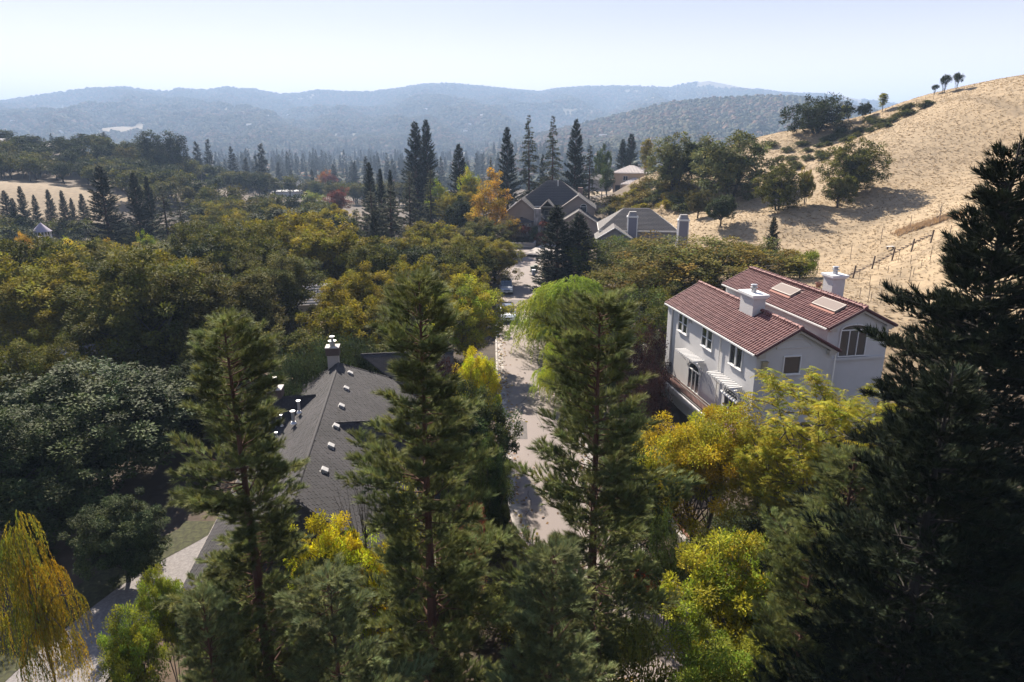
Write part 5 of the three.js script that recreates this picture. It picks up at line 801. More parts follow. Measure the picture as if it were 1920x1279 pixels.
// ---- trees right of the road
for (const [k, px, py, d, w, m, l] of [[0, 1330, 424, 82, 330, 'pistache', 'wide orange-olive pistache behind the white house'], [1, 1220, 470, 78, 240, 'pistache', 'orange-tinged pistache left of the red tiled roofs'], [0, 1170, 422, 97, 190, 'pistacheGreen', 'green flat-topped pistache in front of the grey hipped roof'], [1, 1420, 452, 84, 180, 'pistache', 'olive pistache at the foot of the dry slope'], [1, 1240, 520, 66, 200, 'pistacheGreen', 'olive green pistache touching the far end of the white house'], [0, 1270, 455, 90, 240, 'pistache', 'rusty pistache beneath the two siding clad chimneys'], [1, 1160, 575, 62, 130, 'pistacheGreen', 'olive tree behind the third sequoia top']]) tree(P.layered[k], 'pistache', l, 'tree', FOL[m], BARK.grey, px, py, d, w, px * 0.7);
tree(P.redM[0], 'redwood', 'dark redwood beside the road, left one of a pair', 'tree', FOL.fir, BARK.red, 1048, 386, 97, 105, 0.2); tree(P.redM[1], 'redwood', 'dark redwood beside the road, right one of a pair', 'tree', FOL.fir, BARK.red, 1088, 402, 98, 105, 1.4);
tree(P.shrub[0], 'laurel', 'pale leaved shrub at the foot of the paired redwoods', 'shrub', FOL.oakGrey, BARK.grey, 1012, 540, 93, 40, 0.4);
tree(P.redM[0], 'cypress', 'small dark cypress at the foot of the dry slope', 'tree', FOL.fir, BARK.dark, 1453, 408, 92, 42, 0.9);
standing(P.shrub[0], 'mulberry', 'yellow-green bush casting shade on the dry slope', 'shrub', FOL.lime, BARK.grey, 1503, 522, 462, 62, 0.4); standing(P.shrub[1], 'mulberry', 'greener bush beside the yellow-green one behind the red roof', 'shrub', FOL.green, BARK.grey, 1475, 526, 478, 50, 1.4);
for (const [x, y, w] of [[1145, 545, 40], [1160, 552, 30], [1172, 560, 36]]) tree(P.hedge, 'clipped_hedge', 'dark clipped hedge beside the path right of the pepper tree', 'hedge', FOL.oakBrown, BARK.dark, x, y, 84, w, x, 'dark clipped hedges');

// ---- trees on the dry hill
standing(P.bushy[1], 'oak', 'round oak alone on the dry slope casting a wide shadow', 'tree', FOL.oakOlive, BARK.oak, 1597, 362, 264, 118, 0.6); standing(P.oakM[1], 'oak', 'smaller oak below the round one on the dry slope', 'tree', FOL.oakOlive, BARK.oak, 1570, 390, 325, 62, 2.2);
standing(P.bushy[0], 'oak', 'olive oak at the left foot of the dry slope', 'tree', FOL.oakOlive, BARK.oak, 1458, 394, 307, 92, 1.0); standing(P.oakM[2], 'oak', 'slim young oak between two oaks on the dry slope', 'tree', FOL.oakYellow, BARK.oak, 1509, 384, 310, 28, 3.0);
standing(P.bushy[0], 'oak', 'large dense olive tree left of the dry slope', 'tree', FOL.sageOlive, BARK.oak, 1368, 372, 250, 150, 0.3); standing(P.bushy[1], 'oak', 'dense olive tree beside the yellow poplar', 'tree', FOL.sageOlive, BARK.oak, 1265, 358, 256, 112, 4.1); standing(P.oakM[0], 'oak', 'olive tree squeezed between the two dense olive ones', 'tree', FOL.oakDark, BARK.oak, 1318, 350, 262, 90, 2.5);
standing(P.oakM[3], 'oak', 'thin greyish oak left of the siding clad chimney', 'tree', FOL.oakBrown, BARK.oak, 1308, 410, 350, 52, 1.5); standing(P.oakM[0], 'oak', 'scraggly grey-green oak above the right siding clad chimney', 'tree', FOL.oakGrey, BARK.oak, 1350, 425, 358, 60, 0.1);
standing(P.gnarled, 'oak', 'broad dark oak with gnarled limbs on the grassy crest', 'tree', FOL.oakDark, BARK.dark, 1530, 250, 176, 126, 0.4);
standing(P.oakM[2], 'oak', 'small dark oak on the crest right of the gnarled oak', 'tree', FOL.oakDark, BARK.dark, 1619, 222, 190, 26, 0.4);
for (const [x, f, t, l] of [[1579, 232, 190, 'thin yellow poplar on the crest touching the gnarled oak'], [1590, 231, 192, 'second thin yellow poplar on the crest, right of its twin'], [1654, 210, 168, 'pale yellow poplar standing clear against the sky']]) standing(P.column, 'poplar', l, 'tree', FOL.yellowGreen, BARK.pale, x, f, t, x === 1654 ? 20 : 11, x);
for (const [x, f, t, w, l] of [[1752, 178, 160, 15, 'low dark scrub oak at the skyline of the dry hill'], [1769, 176, 143, 24, 'dark scrub oak at the skyline of the hill, left of the twin-stemmed one'], [1792, 172, 139, 22, 'twin-stemmed scrub oak highest on the skyline of the dry hill']]) standing(P.topiary, 'scrub_oak', l, 'tree', FOL.oakDark, BARK.dark, x, f, t, w * 0.9, x);
standing(P.snag, 'dead_tree', 'small crooked dead tree on the dry slope', 'tree', null, BARK.grey, 1757, 415, 376, 30, 0.4);
standing(P.bareT, 'bare_tree', 'tall leafless tree behind the dense olive trees', 'tree', null, BARK.grey, 1317, 285, 205, 26, 0.4);
// evergreen mounds across the slope
[[1508, 270], [1500, 272], [1476, 283], [1465, 297], [1484, 299], [1490, 309], [1496, 314], [1514, 284], [1514, 298], [1538, 274], [1536, 288], [1541, 296], [1549, 291], [1552, 272], [1549, 264], [1573, 253], [1563, 258], [1576, 247], [1587, 264], [1579, 258], [1606, 256], [1601, 258], [1614, 245], [1633, 246], [1606, 248], [1630, 229], [1644, 229], [1652, 237], [1660, 229], [1676, 226], [1682, 218], [1663, 237], [1695, 206], [1706, 199], [1706, 213], [1698, 213], [1731, 200], [1739, 195], [1446, 272], [1630, 223]].forEach(([x, y], i) => standing(P.mound[i % 2], 'coyote_bush', 'low green bush in the band crossing the dry hill', 'shrub', i % 5 ? FOL.shrubGreen : FOL.oakOlive, BARK.dark, x, y + 3, y - 6 - (i % 3), 21 + (i * 7) % 10, i, 'green bushes crossing the dry hill'));
// golden shrubs between the pale roofed house and the grey hipped roof
[[1215, 342], [1235, 346], [1200, 352], [1190, 362], [1215, 366], [1240, 362], [1255, 352], [1268, 345], [1260, 368], [1228, 374], [1195, 378], [1170, 376], [1160, 388], [1145, 396], [1178, 392], [1205, 390], [1285, 352], [1275, 372], [1290, 366], [1250, 384], [1150, 376], [1280, 390]].forEach(([x, y], i) => standing(P.mound[i % 2], 'golden_shrub', 'golden green rounded shrub on the bank below the peach house', 'shrub', i % 4 === 1 ? FOL.shrubGreen : i % 4 === 3 ? FOL.oakGold : FOL.shrubGold, BARK.dark, x, y + 8, y - 9, 38 + (i * 11) % 16, i, 'golden shrubs on the bank', 148));

// ---- conifers beyond the houses
for (const [k, i, px, py, d, w, m, l] of [
  ['redM', 0, 776, 230, 200, 56, 'fir', 'tall dark redwood, left of the highest pair'], ['redM', 1, 798, 227, 203, 46, 'fir', 'tall dark redwood, right of the highest pair'], ['redM', 1, 859, 272, 188, 44, 'fir', 'dark redwood left of the golden orange tree'],
  ['redM', 0, 952, 240, 186, 42, 'fir', 'dark pointed conifer behind the golden orange tree'], ['deoM', 0, 993, 216, 180, 52, 'deodar', 'tallest layered cedar behind the taupe house'], ['deoM', 1, 1038, 216, 184, 48, 'deodar', 'sparse layered cedar behind the taupe house ridge'], ['redM', 1, 1080, 226, 176, 44, 'fir', 'dense dark redwood right of the taupe house ridge'], ['deoM', 1, 1107, 272, 172, 42, 'deodar', 'soft grey cedar behind the garage gable'],
  ['redM', 0, 1185, 252, 232, 34, 'fir', 'dark conifer left of the yellow poplar, taller of two'], ['redM', 1, 1168, 262, 236, 28, 'fir', 'dark conifer left of the yellow poplar, shorter of two'], ['deoM', 0, 920, 296, 205, 26, 'deodar', 'small conifer between golden tree and dark redwood'], ['spire', 0, 1018, 292, 240, 20, 'fir', 'thin cypress between the layered cedars'],
  ['redM', 0, 690, 306, 165, 34, 'fir', 'dark spire above the blue-green cedar group'], ['redM', 1, 712, 318, 170, 24, 'fir', 'thin dark spire in the middle of the cedar group'], ['redM', 0, 732, 320, 172, 24, 'fir', 'slim spire right in the cedar group'], ['deoM', 0, 765, 322, 160, 54, 'deodar', 'blue-green cedar below the highest redwood pair'], ['deoM', 1, 805, 318, 158, 52, 'deodar', 'blue-green cedar in front of the lime green tree'], ['deoM', 1, 697, 358, 140, 76, 'deodar', 'broad blue-green cedar in front of the dark spires'], ['deoM', 0, 729, 348, 136, 70, 'deodar', 'broad blue-green cedar right of its twin'], ['redM', 1, 700, 398, 118, 30, 'fir', 'small dark spire before the broad cedars'], ['deoM', 0, 668, 392, 140, 60, 'deodar', 'lower cedar beside the red tree'],
  ['redM', 0, 183, 312, 150, 66, 'fir', 'big dark conifer standing alone among the left oaks'], ['redM', 1, 248, 326, 158, 44, 'fir', 'dark conifer right of the big dark one'], ['redM', 0, 274, 332, 166, 28, 'fir', 'narrow dark conifer between the dark one and the green spruce'], ['deoM', 1, 302, 348, 150, 66, 'deodar', 'green spruce in the group on the left'], ['deoM', 0, 335, 378, 148, 44, 'deodar', 'smaller spruce right of the green spruce'],
]) tree(P[k][i], k === 'redM' ? 'redwood' : k === 'spire' ? 'cypress' : 'cedar', l, 'tree', FOL[m], BARK.red, px, py, d, w * 1.3, px * 0.37);
[[36, 350, 26], [62, 366, 20], [88, 356, 24], [114, 358, 24], [150, 364, 26], [5, 358, 30], [22, 372, 24], [132, 372, 18]].forEach(([x, y, w], i) => tree(P.redM[i % 2], 'cypress', 'slender dark cypress in the row below the bare left field', 'tree', FOL.fir, BARK.red, x, y, 186 + (i * 5) % 14, w * 1.1, i, 'slender cypresses below the bare field'));
// ---- coloured and singular trees in the middle distance
for (const [p, px, py, d, w, m, b, l] of [
  [P.upright, 920, 314, 142, 102, 'golden', 'pale', 'golden orange tree with pale stems left of the taupe house'], [P.mapleM, 630, 345, 235, 52, 'red', 'dark', 'deep red maple above the wood'], [P.mapleM, 586, 352, 240, 56, 'lime', 'dark', 'light green tree left of the red maple'], [P.mapleM, 820, 325, 178, 48, 'lime', 'dark', 'lime green tree behind the blue-green cedars'], [P.mapleM, 880, 300, 178, 50, 'yellowGreen', 'dark', 'yellow-green tree behind the golden orange one'], [P.column, 1215, 236, 190, 26, 'oakGold', 'pale', 'tall yellow poplar left of the dense olive trees'], [P.column, 1222, 285, 184, 24, 'oakYellow', 'pale', 'shorter yellow-green poplar beneath the tall yellow one'],
  [P.oakM[1], 1132, 268, 215, 36, 'green', 'oak', 'tall airy green tree right of the layered cedars'], [P.mapleM, 1140, 298, 200, 34, 'green', 'oak', 'green tree left of the peach house'], [P.mapleM, 470, 430, 120, 34, 'yellowGreen', 'oak', 'small yellow-green tree among the left oaks'], [P.mapleM, 275, 422, 118, 44, 'lime', 'oak', 'lime green tree below the green spruce'], [P.mapleM, 130, 432, 112, 90, 'yellow', 'oak', 'yellow tree in front of the gazebo'], [P.mapleM, 165, 438, 118, 70, 'oakGold', 'oak', 'orange-yellow tree right of the gazebo'], [P.mapleM, 40, 424, 130, 36, 'golden', 'oak', 'small golden tree left of the gazebo'], [P.mapleM, 605, 312, 420, 30, 'orange', 'oak', 'small orange tree far in the valley'], [P.mapleM, 618, 316, 400, 34, 'red', 'oak', 'reddish tree far in the valley beside the orange one'], [P.oakM[0], 550, 376, 150, 165, 'oakDark', 'oak', 'massive dark oak left of the red maple'], [P.oakM[2], 500, 372, 168, 80, 'oakDark', 'oak', 'dark oak left of the massive dark one'], [P.mapleM, 398, 323, 330, 30, 'lime', 'oak', 'bright green tree by the utility pole'], [P.oakF[1], 50, 247, 322, 62, 'oakDark', 'oak', 'umbrella shaped dark tree on the wooded ridge'], [P.deoM[0], 95, 250, 318, 24, 'fir', 'oak', 'thin conifer on the ridge right of the umbrella shaped tree'], [P.oakF[0], 170, 243, 322, 60, 'oakDark', 'oak', 'big round tree on the ridge'], [P.deoM[1], 192, 247, 318, 44, 'fir', 'oak', 'broad conifer on the ridge right of the round tree'], [P.oakF[2], 5, 240, 330, 50, 'oakDark', 'oak', 'ridge tree cut by the left edge'],
]) tree(p, p === P.column ? 'poplar' : p === P.deoM[0] || p === P.deoM[1] ? 'ridge_conifer' : 'broadleaf_tree', l, 'tree', FOL[m], BARK[b], px, py, d, w, px * 0.77);
[[264, 240, 36], [285, 244, 34], [316, 240, 44], [334, 250, 30], [300, 262, 40]].forEach(([x, y, w], i) => tree(P.euc[i % 2], 'eucalyptus', ['leftmost tall eucalyptus at the end of the wooded ridge', 'second tall eucalyptus from the left on the ridge end', 'broadest tall eucalyptus on the ridge end', 'rightmost dark eucalyptus at the ridge end', 'eucalyptus filling the gap low in the ridge end group'][i], 'tree', i === 3 ? FOL.fir : FOL.oakDark, BARK.oak, x, y, 296 + i * 5, w, i));
// topiary and shrubs before the taupe house
for (const [x, f, t, w, m, l] of [[982, 452, 423, 30, 'shrubRust', 'rust red clipped round tree left before the taupe house'], [1019, 438, 415, 24, 'shrubRust', 'rust red clipped round tree nearest the entry'], [1014, 462, 431, 26, 'shrubRust', 'rust red clipped round tree right before the road end'], [964, 444, 410, 36, 'shrubGold', 'golden clipped hedge below the bay window'], [945, 468, 440, 30, 'oakDark', 'dark shrub left of the rust red clipped trees'], [1004, 476, 456, 18, 'sage', 'small pale shrub at the end of the road'], [970, 470, 452, 50, 'oakDark', 'low dark hedge along the road end'], [1000, 450, 420, 20, 'green', 'green bush between two rust red trees']]) { const q = at(x, f, 150); const px = f < 456 && m === 'shrubRust' ? P.topiary : P.shrub[0]; const H = (f - t) / FPX * 150; plant(px, 'clipped_shrub', l, 'shrub', FOL[m], BARK.dark, q.x, q.z, H, w / 2 / FPX * 150, x, null, q.y); }

// ---- the wood left of the road
{
  const R = rng(909), placed = [];
  const big = (p, name, l, m, px, py, d, w, turn = 0) => { const t = tree(p, name, l, 'tree', FOL[m], BARK.oak, px, py, d, w, turn); placed.push([t.position.x, t.position.z, w / 2 / FPX * d * 0.8]); };
  big(P.oakN[0], 'live_oak', 'large grey-green live oak in the left foreground', 'oakGrey', 140, 640, 43, 390, 0.4); big(P.oakN[1], 'live_oak', 'grey-green live oak at the left edge above the weeping birch', 'oakGrey', 20, 735, 37, 330, 1.4);
  big(P.oakN[2], 'live_oak', 'small grey-green live oak beside the lawn strip of the drive', 'oakGrey', 210, 922, 34, 170, 2.4); big(P.oakN[1], 'oak', 'olive oak with forked dark trunk left of the grey roof gap', 'oakOlive', 265, 440, 63, 300, 0.2); big(P.oakN[0], 'oak', 'yellow-olive oak in front of the yellow tree by the gazebo', 'oakYellow', 95, 455, 70, 280, 3.3);
  big(P.oakN[2], 'oak', 'olive oak with several dark stems near the pale cottage', 'oakOlive', 500, 458, 80, 190, 1.1); big(P.oakN[0], 'oak', 'golden olive oak behind the oleander hedge', 'oakGold', 665, 478, 76, 170, 2.2); big(P.oakN[1], 'oak', 'brownish oak behind the tallest sequoia top', 'oakBrown', 745, 520, 70, 150, 5.0); big(P.oakN[2], 'oak', 'yellow-olive oak overhanging the left kerb near the road end', 'oakYellow', 925, 440, 108, 110, 0.8); big(P.oakN[0], 'oak', 'yellow-olive oak left of the parked cars', 'oakYellow', 865, 425, 116, 130, 1.9); big(P.oakN[1], 'oak', 'olive oak below the golden orange tree', 'oakOlive', 905, 400, 132, 100, 4.0); big(P.oakM[0], 'oak', 'olive oak between cedars and golden orange tree', 'oakYellow', 805, 402, 122, 110, 2.0); big(P.oakM[1], 'oak', 'yellow-olive oak in front of the broad cedars', 'oakYellow', 768, 432, 112, 100, 2.0);
  big(P.oakN[2], 'oak', 'brown-olive oak in the middle of the left wood', 'oakBrown', 392, 470, 66, 240, 2.8); big(P.oakN[0], 'oak', 'dark oak in deep shade above the drive', 'oakDark', 345, 655, 50, 200, 0.9);
  const col = { oakDark: 'dark green', oakOlive: 'olive', oakGrey: 'grey-green', oakBrown: 'brownish', oakYellow: 'yellow-olive', oakGold: 'golden' };
  const pick = (px, py, far) => { const t = R(); if (px < 470) return far ? (t < 0.55 ? 'oakDark' : t < 0.85 ? 'oakOlive' : 'oakBrown') : t < 0.42 ? 'oakOlive' : t < 0.58 ? 'oakDark' : t < 0.74 ? 'oakGrey' : t < 0.82 ? 'oakBrown' : 'oakYellow'; return far ? (t < 0.4 ? 'oakOlive' : t < 0.7 ? 'oakDark' : 'oakBrown') : t < 0.42 ? 'oakYellow' : t < 0.76 ? 'oakOlive' : t < 0.83 ? 'oakGold' : t < 0.9 ? 'oakBrown' : 'oakDark'; };
  const seen = (p) => { const dy = p.y - EYE, z = -dy * SP - p.z * CP; return [960 + FPX * p.x / z, 640 - FPX * (dy * CP - p.z * SP) / z, z]; };
  const MARKS = [[80, 425, 'the gazebo'], [183, 400, 'the big dark conifer'], [302, 400, 'the green spruce'], [588, 590, 'the pale cottage'], [430, 600, 'the leftmost sequoia tip'], [637, 665, 'the farther chimney of the charcoal roof'], [630, 385, 'the deep red maple'], [550, 430, 'the massive dark oak'], [953, 590, 'the parked white car'], [920, 380, 'the golden orange tree'], [590, 655, 'the oleander hedge'], [130, 740, 'the large grey-green live oak'], [785, 540, 'the tallest sequoia tip'], [265, 560, 'the forked olive oak'], [50, 262, 'the umbrella shaped ridge tree'], [170, 265, 'the big round ridge tree'], [300, 290, 'the tall eucalyptus group'], [100, 372, 'the bare field'], [380, 345, 'the utility pole'], [545, 345, 'the sign gantry'], [700, 380, 'the broad blue-green cedars'], [790, 290, 'the highest redwood pair'], [470, 445, 'the small yellow-green tree'], [135, 660, 'the plain grey roof']];
  const near = (px, py) => { let b = null, bd = 1e9; for (const m of MARKS) { const d = Math.hypot(px - m[0], py - m[1]); if (d < bd) { bd = d; b = m; } } const dx = px - b[0], dy = py - b[1], h = Math.abs(dx) > 0.45 * Math.abs(dy) ? (dx < 0 ? 'left' : 'right') : '', v = Math.abs(dy) > 0.45 * Math.abs(dx) ? (dy < 0 ? 'above' : 'below') : ''; return `${bd < 45 ? 'close ' : bd < 95 ? '' : 'well '}${h && v ? v + ' and ' + h + ' of' : h ? h + ' of' : v} ${b[2]}`; };
  const zones = [[-75, -5, -30, -70, 5.8, 7.8, 10.2, 0], [-150, -5, -70, -132, 7.2, 9, 11.8, 0], [-190, 0, -132, -232, 8, 8.5, 12.5, 1], [-300, -60, -232, -345, 8.5, 9, 13, 2], [-240, 60, -330, -430, 11, 9, 13, 3]];
  for (const [x0, x1, z0, z1, sp, h0, h1, zn] of zones) for (let z = z0; z > z1; z -= sp) for (let x = x0; x < x1; x += sp) {
    let H; const X = x + (R() - 0.5) * sp * 0.75, Z = z + (R() - 0.5) * sp * 0.75; H = lerp(h0, h1, R()) * (zn === 0 ? lerp(1.22, 0.88, sstep(-38, -12, X)) : 1); const rad = H * (0.38 + 0.14 * R()), r1 = R(), r2 = R();
    if (toPath(ROAD, X, Z) < 4.4 + rad * 0.62 || toPath(DRIVE, X, Z) < rad * 0.75 + 1.5 || Math.hypot(X - 4, Z + 139) < 14) continue;
    if (X > -19.5 && X < -1 && Z < -20 && Z > -57) continue;                     // the shingled house
    if (X > -28 && X < -19 && Z < -52 && Z > -92 && r1 < 0.75) continue;        // path and cottage gap
    if (Math.hypot(X + 26.5, Z + 90) < 7 || Math.hypot(X + 40, Z + 56) < 9) continue;
    if (X > -12 && Z < -128) continue;
    const g = ground(X, Z); let s0 = seen(V(X, g + H, Z)); if (zn <= 1 && s0[0] < 360 && Z < -85) { const lim = 436 + 26 * r2; while (s0[1] < lim && H > 4) { H -= 0.4; s0 = seen(V(X, g + H, Z)); } if (H < 5) continue; } if (zn <= 1 && s0[0] > 630 && s0[0] < 845 && Z < -88) { const lim = 428 + 16 * r2; while (s0[1] < lim && H > 3.5) { H -= 0.4; s0 = seen(V(X, g + H, Z)); } if (H < 4.5) continue; } const sg = seen(V(X, g, Z)), d = s0[2];
    if (s0[0] < -rad / d * FPX - 10 || s0[0] > 1000 || s0[1] > 1300) continue;
    if (s0[0] < 215 && X < -112 && Z < -185 && Z > -258) continue;                        // bare field
    if (zn === 2 && (s0[0] > 420 || s0[1] < 248 + (s0[0] > 340 ? 75 : 0))) continue;
    if (zn === 3 && (s0[0] < 190 || s0[0] > 760 || (s0[0] > 505 && s0[0] < 580 && r2 < 0.8))) continue;
    if (placed.some(([a, b, r]) => Math.hypot(a - X, b - Z) < r + rad * 0.55)) continue;
    placed.push([X, Z, rad * 0.5]);
    const m = pick(s0[0], s0[1], zn > 1), pr = d < 58 ? P.oakN[Math.floor(r2 * 3)] : d < 190 ? P.oakM[Math.floor(r2 * 4)] : P.oakF[Math.floor(r2 * 3)];
    const where = zn === 0 ? (s0[0] < 470 ? 'in the wood left of the charcoal roof' : 'in the wood beyond the charcoal roof beside the road') : zn === 1 ? (s0[0] < 470 ? 'in the farther left part of the wood' : 'in the wood below the blue-green cedars') : zn === 2 ? 'on the wooded ridge at the left' : 'in the valley beyond the wood';
    plant(pr, 'oak', `${col[m]} oak ${zn === 2 ? 'on the ridge' : zn === 3 ? 'in the valley' : 'in the wood'} ${near(s0[0], seen(V(X, g + H * 0.6, Z))[1])}`, 'tree', FOL[m], BARK.oak, X, Z, H, rad, R() * 6.28, `${col[m]} oaks ${zn === 2 ? 'on the ridge' : zn === 3 ? 'in the valley' : 'in the wood'} ${near(s0[0], seen(V(X, g + H * 0.6, Z))[1])}`);
  }
  // understorey: dark shrubs filling the floor of the wood
  let k = 0; for (let i = 0; i < 260 && k < 70; i++) { const X = -4 - R() * 60, Z = -32 - R() * 70; if (toPath(ROAD, X, Z) < 4.6 || toPath(DRIVE, X, Z) < 3.4 || (X > -22 && X < -1 && Z < -22 && Z > -55) || (X > -28 && X < -20 && Z < -55)) continue; k++; const H = 1.2 + 1.6 * R(); plant(P.hedge, 'understorey_shrub', 'dark shrub in the shade beneath the oaks', 'shrub', R() < 0.5 ? FOL.oakDark : FOL.oakOlive, BARK.dark, X, Z, H, H * 0.8, R() * 6, 'dark shrubs beneath the oaks'); }
  for (let i = 0; i < 34; i++) { const p = at(-10 + 330 * R(), 430 + 40 * R(), 165 + 26 * R()); if (Math.hypot(p.x - at(80, 442, 176).x, p.z - at(80, 442, 176).z) < 4.5) continue; const H = 2 + 2.5 * R(); plant(P.mound[i % 2], 'field_shrub', 'green shrub at the foot of the cypress row on the left', 'shrub', R() < 0.5 ? FOL.oakDark : FOL.oakOlive, BARK.dark, p.x, p.z, H, H * 1.1, R() * 6, 'green shrubs at the foot of the cypress row'); }
  // planting that hides the ground at the feet of the near conifers and along the right kerb
  for (let i = 0; i < 80; i++) { const X = -14 + 44 * R(), Z = -15 - 28 * R(); if (toPath(ROAD, X, Z) < 4 || toPath(DRIVE, X, Z) < 3.2 || (X < -1.5 && Z < -20) || (X > 13 && Z < -37)) continue; const H = 0.8 + 1.5 * R(); plant(P.hedge, 'border_shrub', 'low shrub at the feet of the near sequoias', 'shrub', R() < 0.6 ? FOL.oakDark : FOL.oakOlive, BARK.dark, X, Z, H, H * 0.9, R() * 6, 'low shrubs at the feet of the near sequoias'); }
  for (let i = 0; i < 26; i++) { const X = 6.5 + 16 * R(), Z = -58 - 55 * R(); if (toPath(ROAD, X, Z) < 4.6) continue; const H = 1.2 + 1.8 * R(); plant(P.hedge, 'yard_shrub', 'dark green shrub in the yards right of the road', 'shrub', R() < 0.5 ? FOL.oakDark : FOL.green, BARK.dark, X, Z, H, H * 0.8, R() * 6, 'dark green shrubs right of the road'); }
}
// ---- valley conifers and the woods between them
{
  const R = rng(4242);
  for (let i = 0; i < 95; i++) {
    const px = 350 + 620 * R() * (0.6 + 0.4 * R()), d = 380 + 520 * R(), p0 = at(px, 300, d), g = ground(p0.x, p0.z), H = 14 + 14 * R();
    const dy = g + H - EYE, D = -p0.z, yr = (dy / D * CP + SP) / (CP - dy / D * SP); if (640 - yr * FPX > 335) continue;
    plant(P.spire[i % 2], 'valley_conifer', 'dark conifer spire in the hazy valley', 'tree', FOL.far, BARK.dark, p0.x, p0.z, H, H * (0.15 + 0.07 * R()), R() * 6, 'conifer spires in the hazy valley');
  }
  const im = (name, geo, mat, n, f, label) => { const M4 = new THREE.Matrix4(), q = new THREE.Quaternion(), up = V(0, 1, 0), list = []; for (let i = 0; i < n * 3 && list.length < n; i++) { const s = f(); if (s) list.push(s); } const m = new THREE.InstancedMesh(geo, mat, list.length), c = new THREE.Color(); list.forEach(([x, y, z, sx, sy, col], i) => { q.setFromAxisAngle(up, i * 1.7); M4.compose(V(x, y, z), q, V(sx, sy, sx)); m.setMatrixAt(i, M4); m.setColorAt(i, c.setRGB(...col)); }); m.name = name; shade(m); tag(m, label, 'woodland', null, 'stuff'); scene.add(m); };
  const white = leafMat(1, 1, 1, 0.2, 0.8, 0.3);
  im('valley_woods', P.oakF[0].leaf, white, 1500, () => { const r = 425 + 700 * Math.sqrt(R()), az = -0.75 + 1.15 * R(), x = Math.sin(az) * r, z = -Math.cos(az) * r; if (r < 470 && x > -200 && x < -120) return null; const s = 0.9 + 0.7 * R(), k = 0.7 + 0.6 * R(), t = R(), c = t < 0.1 ? [0.2, 0.09, 0.04] : t < 0.25 ? [0.13, 0.12, 0.03] : [0.06, 0.07, 0.035]; return [x, ground(x, z) - 1, z, s, s * (0.8 + 0.4 * R()), c.map((v) => v * k)]; }, 'mixed woods filling the valley below the hazy hills');
  im('valley_conifer_woods', P.spire[0].leaf, white, 900, () => { const r = 700 + 1500 * R(), az = -0.75 + 1.0 * R(), x = Math.sin(az) * r, z = -Math.cos(az) * r; if (fbm(x / 200, z / 200, 2) < -0.08 || ground(x, z) > 0) return null; const s = 1.0 + 0.8 * R(), k = 0.7 + 0.6 * R(); return [x, ground(x, z) - 1, z, s, s * (0.8 + 0.3 * R()), [0.04 * k, 0.052 * k, 0.04 * k]]; }, 'bluish conifer woods on the far valley floor');
}
// ---- dry grass on the hill
{
  const R = rng(33), P3 = [], I = [], C = [];
  for (let k = 0; k < 9; k++) { const a = R() * 6.283, r = 0.12 + 0.25 * R(), h = 0.16 + 0.2 * R(), x = (R() - 0.5) * 0.3, z = (R() - 0.5) * 0.3, b = P3.length / 3; P3.push(x - 0.05 * Math.sin(a), 0, z + 0.05 * Math.cos(a), x + 0.05 * Math.sin(a), 0, z - 0.05 * Math.cos(a), x + Math.cos(a) * r, h, z + Math.sin(a) * r); I.push(b, b + 1, b + 2); }
  const g = new THREE.BufferGeometry(); g.setAttribute('position', new THREE.Float32BufferAttribute(P3, 3)); g.setIndex(I);
  const mat = new THREE.MeshPhysicalMaterial({ color: new THREE.Color(1, 1, 1), roughness: 0.9, transmission: 0.3, thickness: 0, side: THREE.DoubleSide }), N = 62000, list = [];
  for (let i = 0; i < N * 3 && list.length < N; i++) { const x = 22 + 130 * R(), z = -50 - 150 * Math.pow(R(), 0.9); if (x < 26 + Math.max(0, -z - 80) * 0.06 + 3 * fbm(x / 14, z / 14, 2)) continue; if (fbm(x / 5, z / 5, 3) < -0.2 - 0.6 * R()) continue; list.push([x, z]); }
  const im = new THREE.InstancedMesh(g, mat, list.length), d = new THREE.Object3D(), c = new THREE.Color();
  list.forEach(([x, z], i) => { d.position.set(x, ground(x, z), z); d.rotation.y = R() * 6; const s = 0.35 + 0.5 * R(); d.scale.set(s * 1.2, s * 0.7, s * 1.2); d.updateMatrix(); im.setMatrixAt(i, d.matrix); const k = (0.88 + 0.2 * R()) * (1 + 0.25 * fbm(x / 20, z / 14, 3)); im.setColorAt(i, c.setRGB(0.43 * k, 0.325 * k, 0.19 * k)); });
  im.name = 'dry_grass'; shade(im); tag(im, 'dry golden grass covering the hill on the right', 'grass', null, 'stuff'); scene.add(im);
  // the taller strip along the fence
  const tall = [], R2 = rng(34); for (let i = 0; i < 700; i++) { const t = R2(), q = hit(lerp(1690, 1800, t), lerp(436, 402, t)); if (q) tall.push([q.x + (R2() - 0.5) * 2.4, q.z + (R2() - 0.5) * 2.4]); }
  const im2 = new THREE.InstancedMesh(g, mat, tall.length); tall.forEach(([x, z], i) => { d.position.set(x, ground(x, z), z); d.rotation.y = R2() * 6; d.scale.set(1.0, 1.3 + R2() * 0.8, 1.0); d.updateMatrix(); im2.setMatrixAt(i, d.matrix); im2.setColorAt(i, c.setRGB(0.44, 0.31, 0.18)); });
  im2.name = 'tall_grass'; shade(im2); tag(im2, 'strip of taller brown grass along the upper stakes', 'grass', null, 'stuff'); scene.add(im2);
}
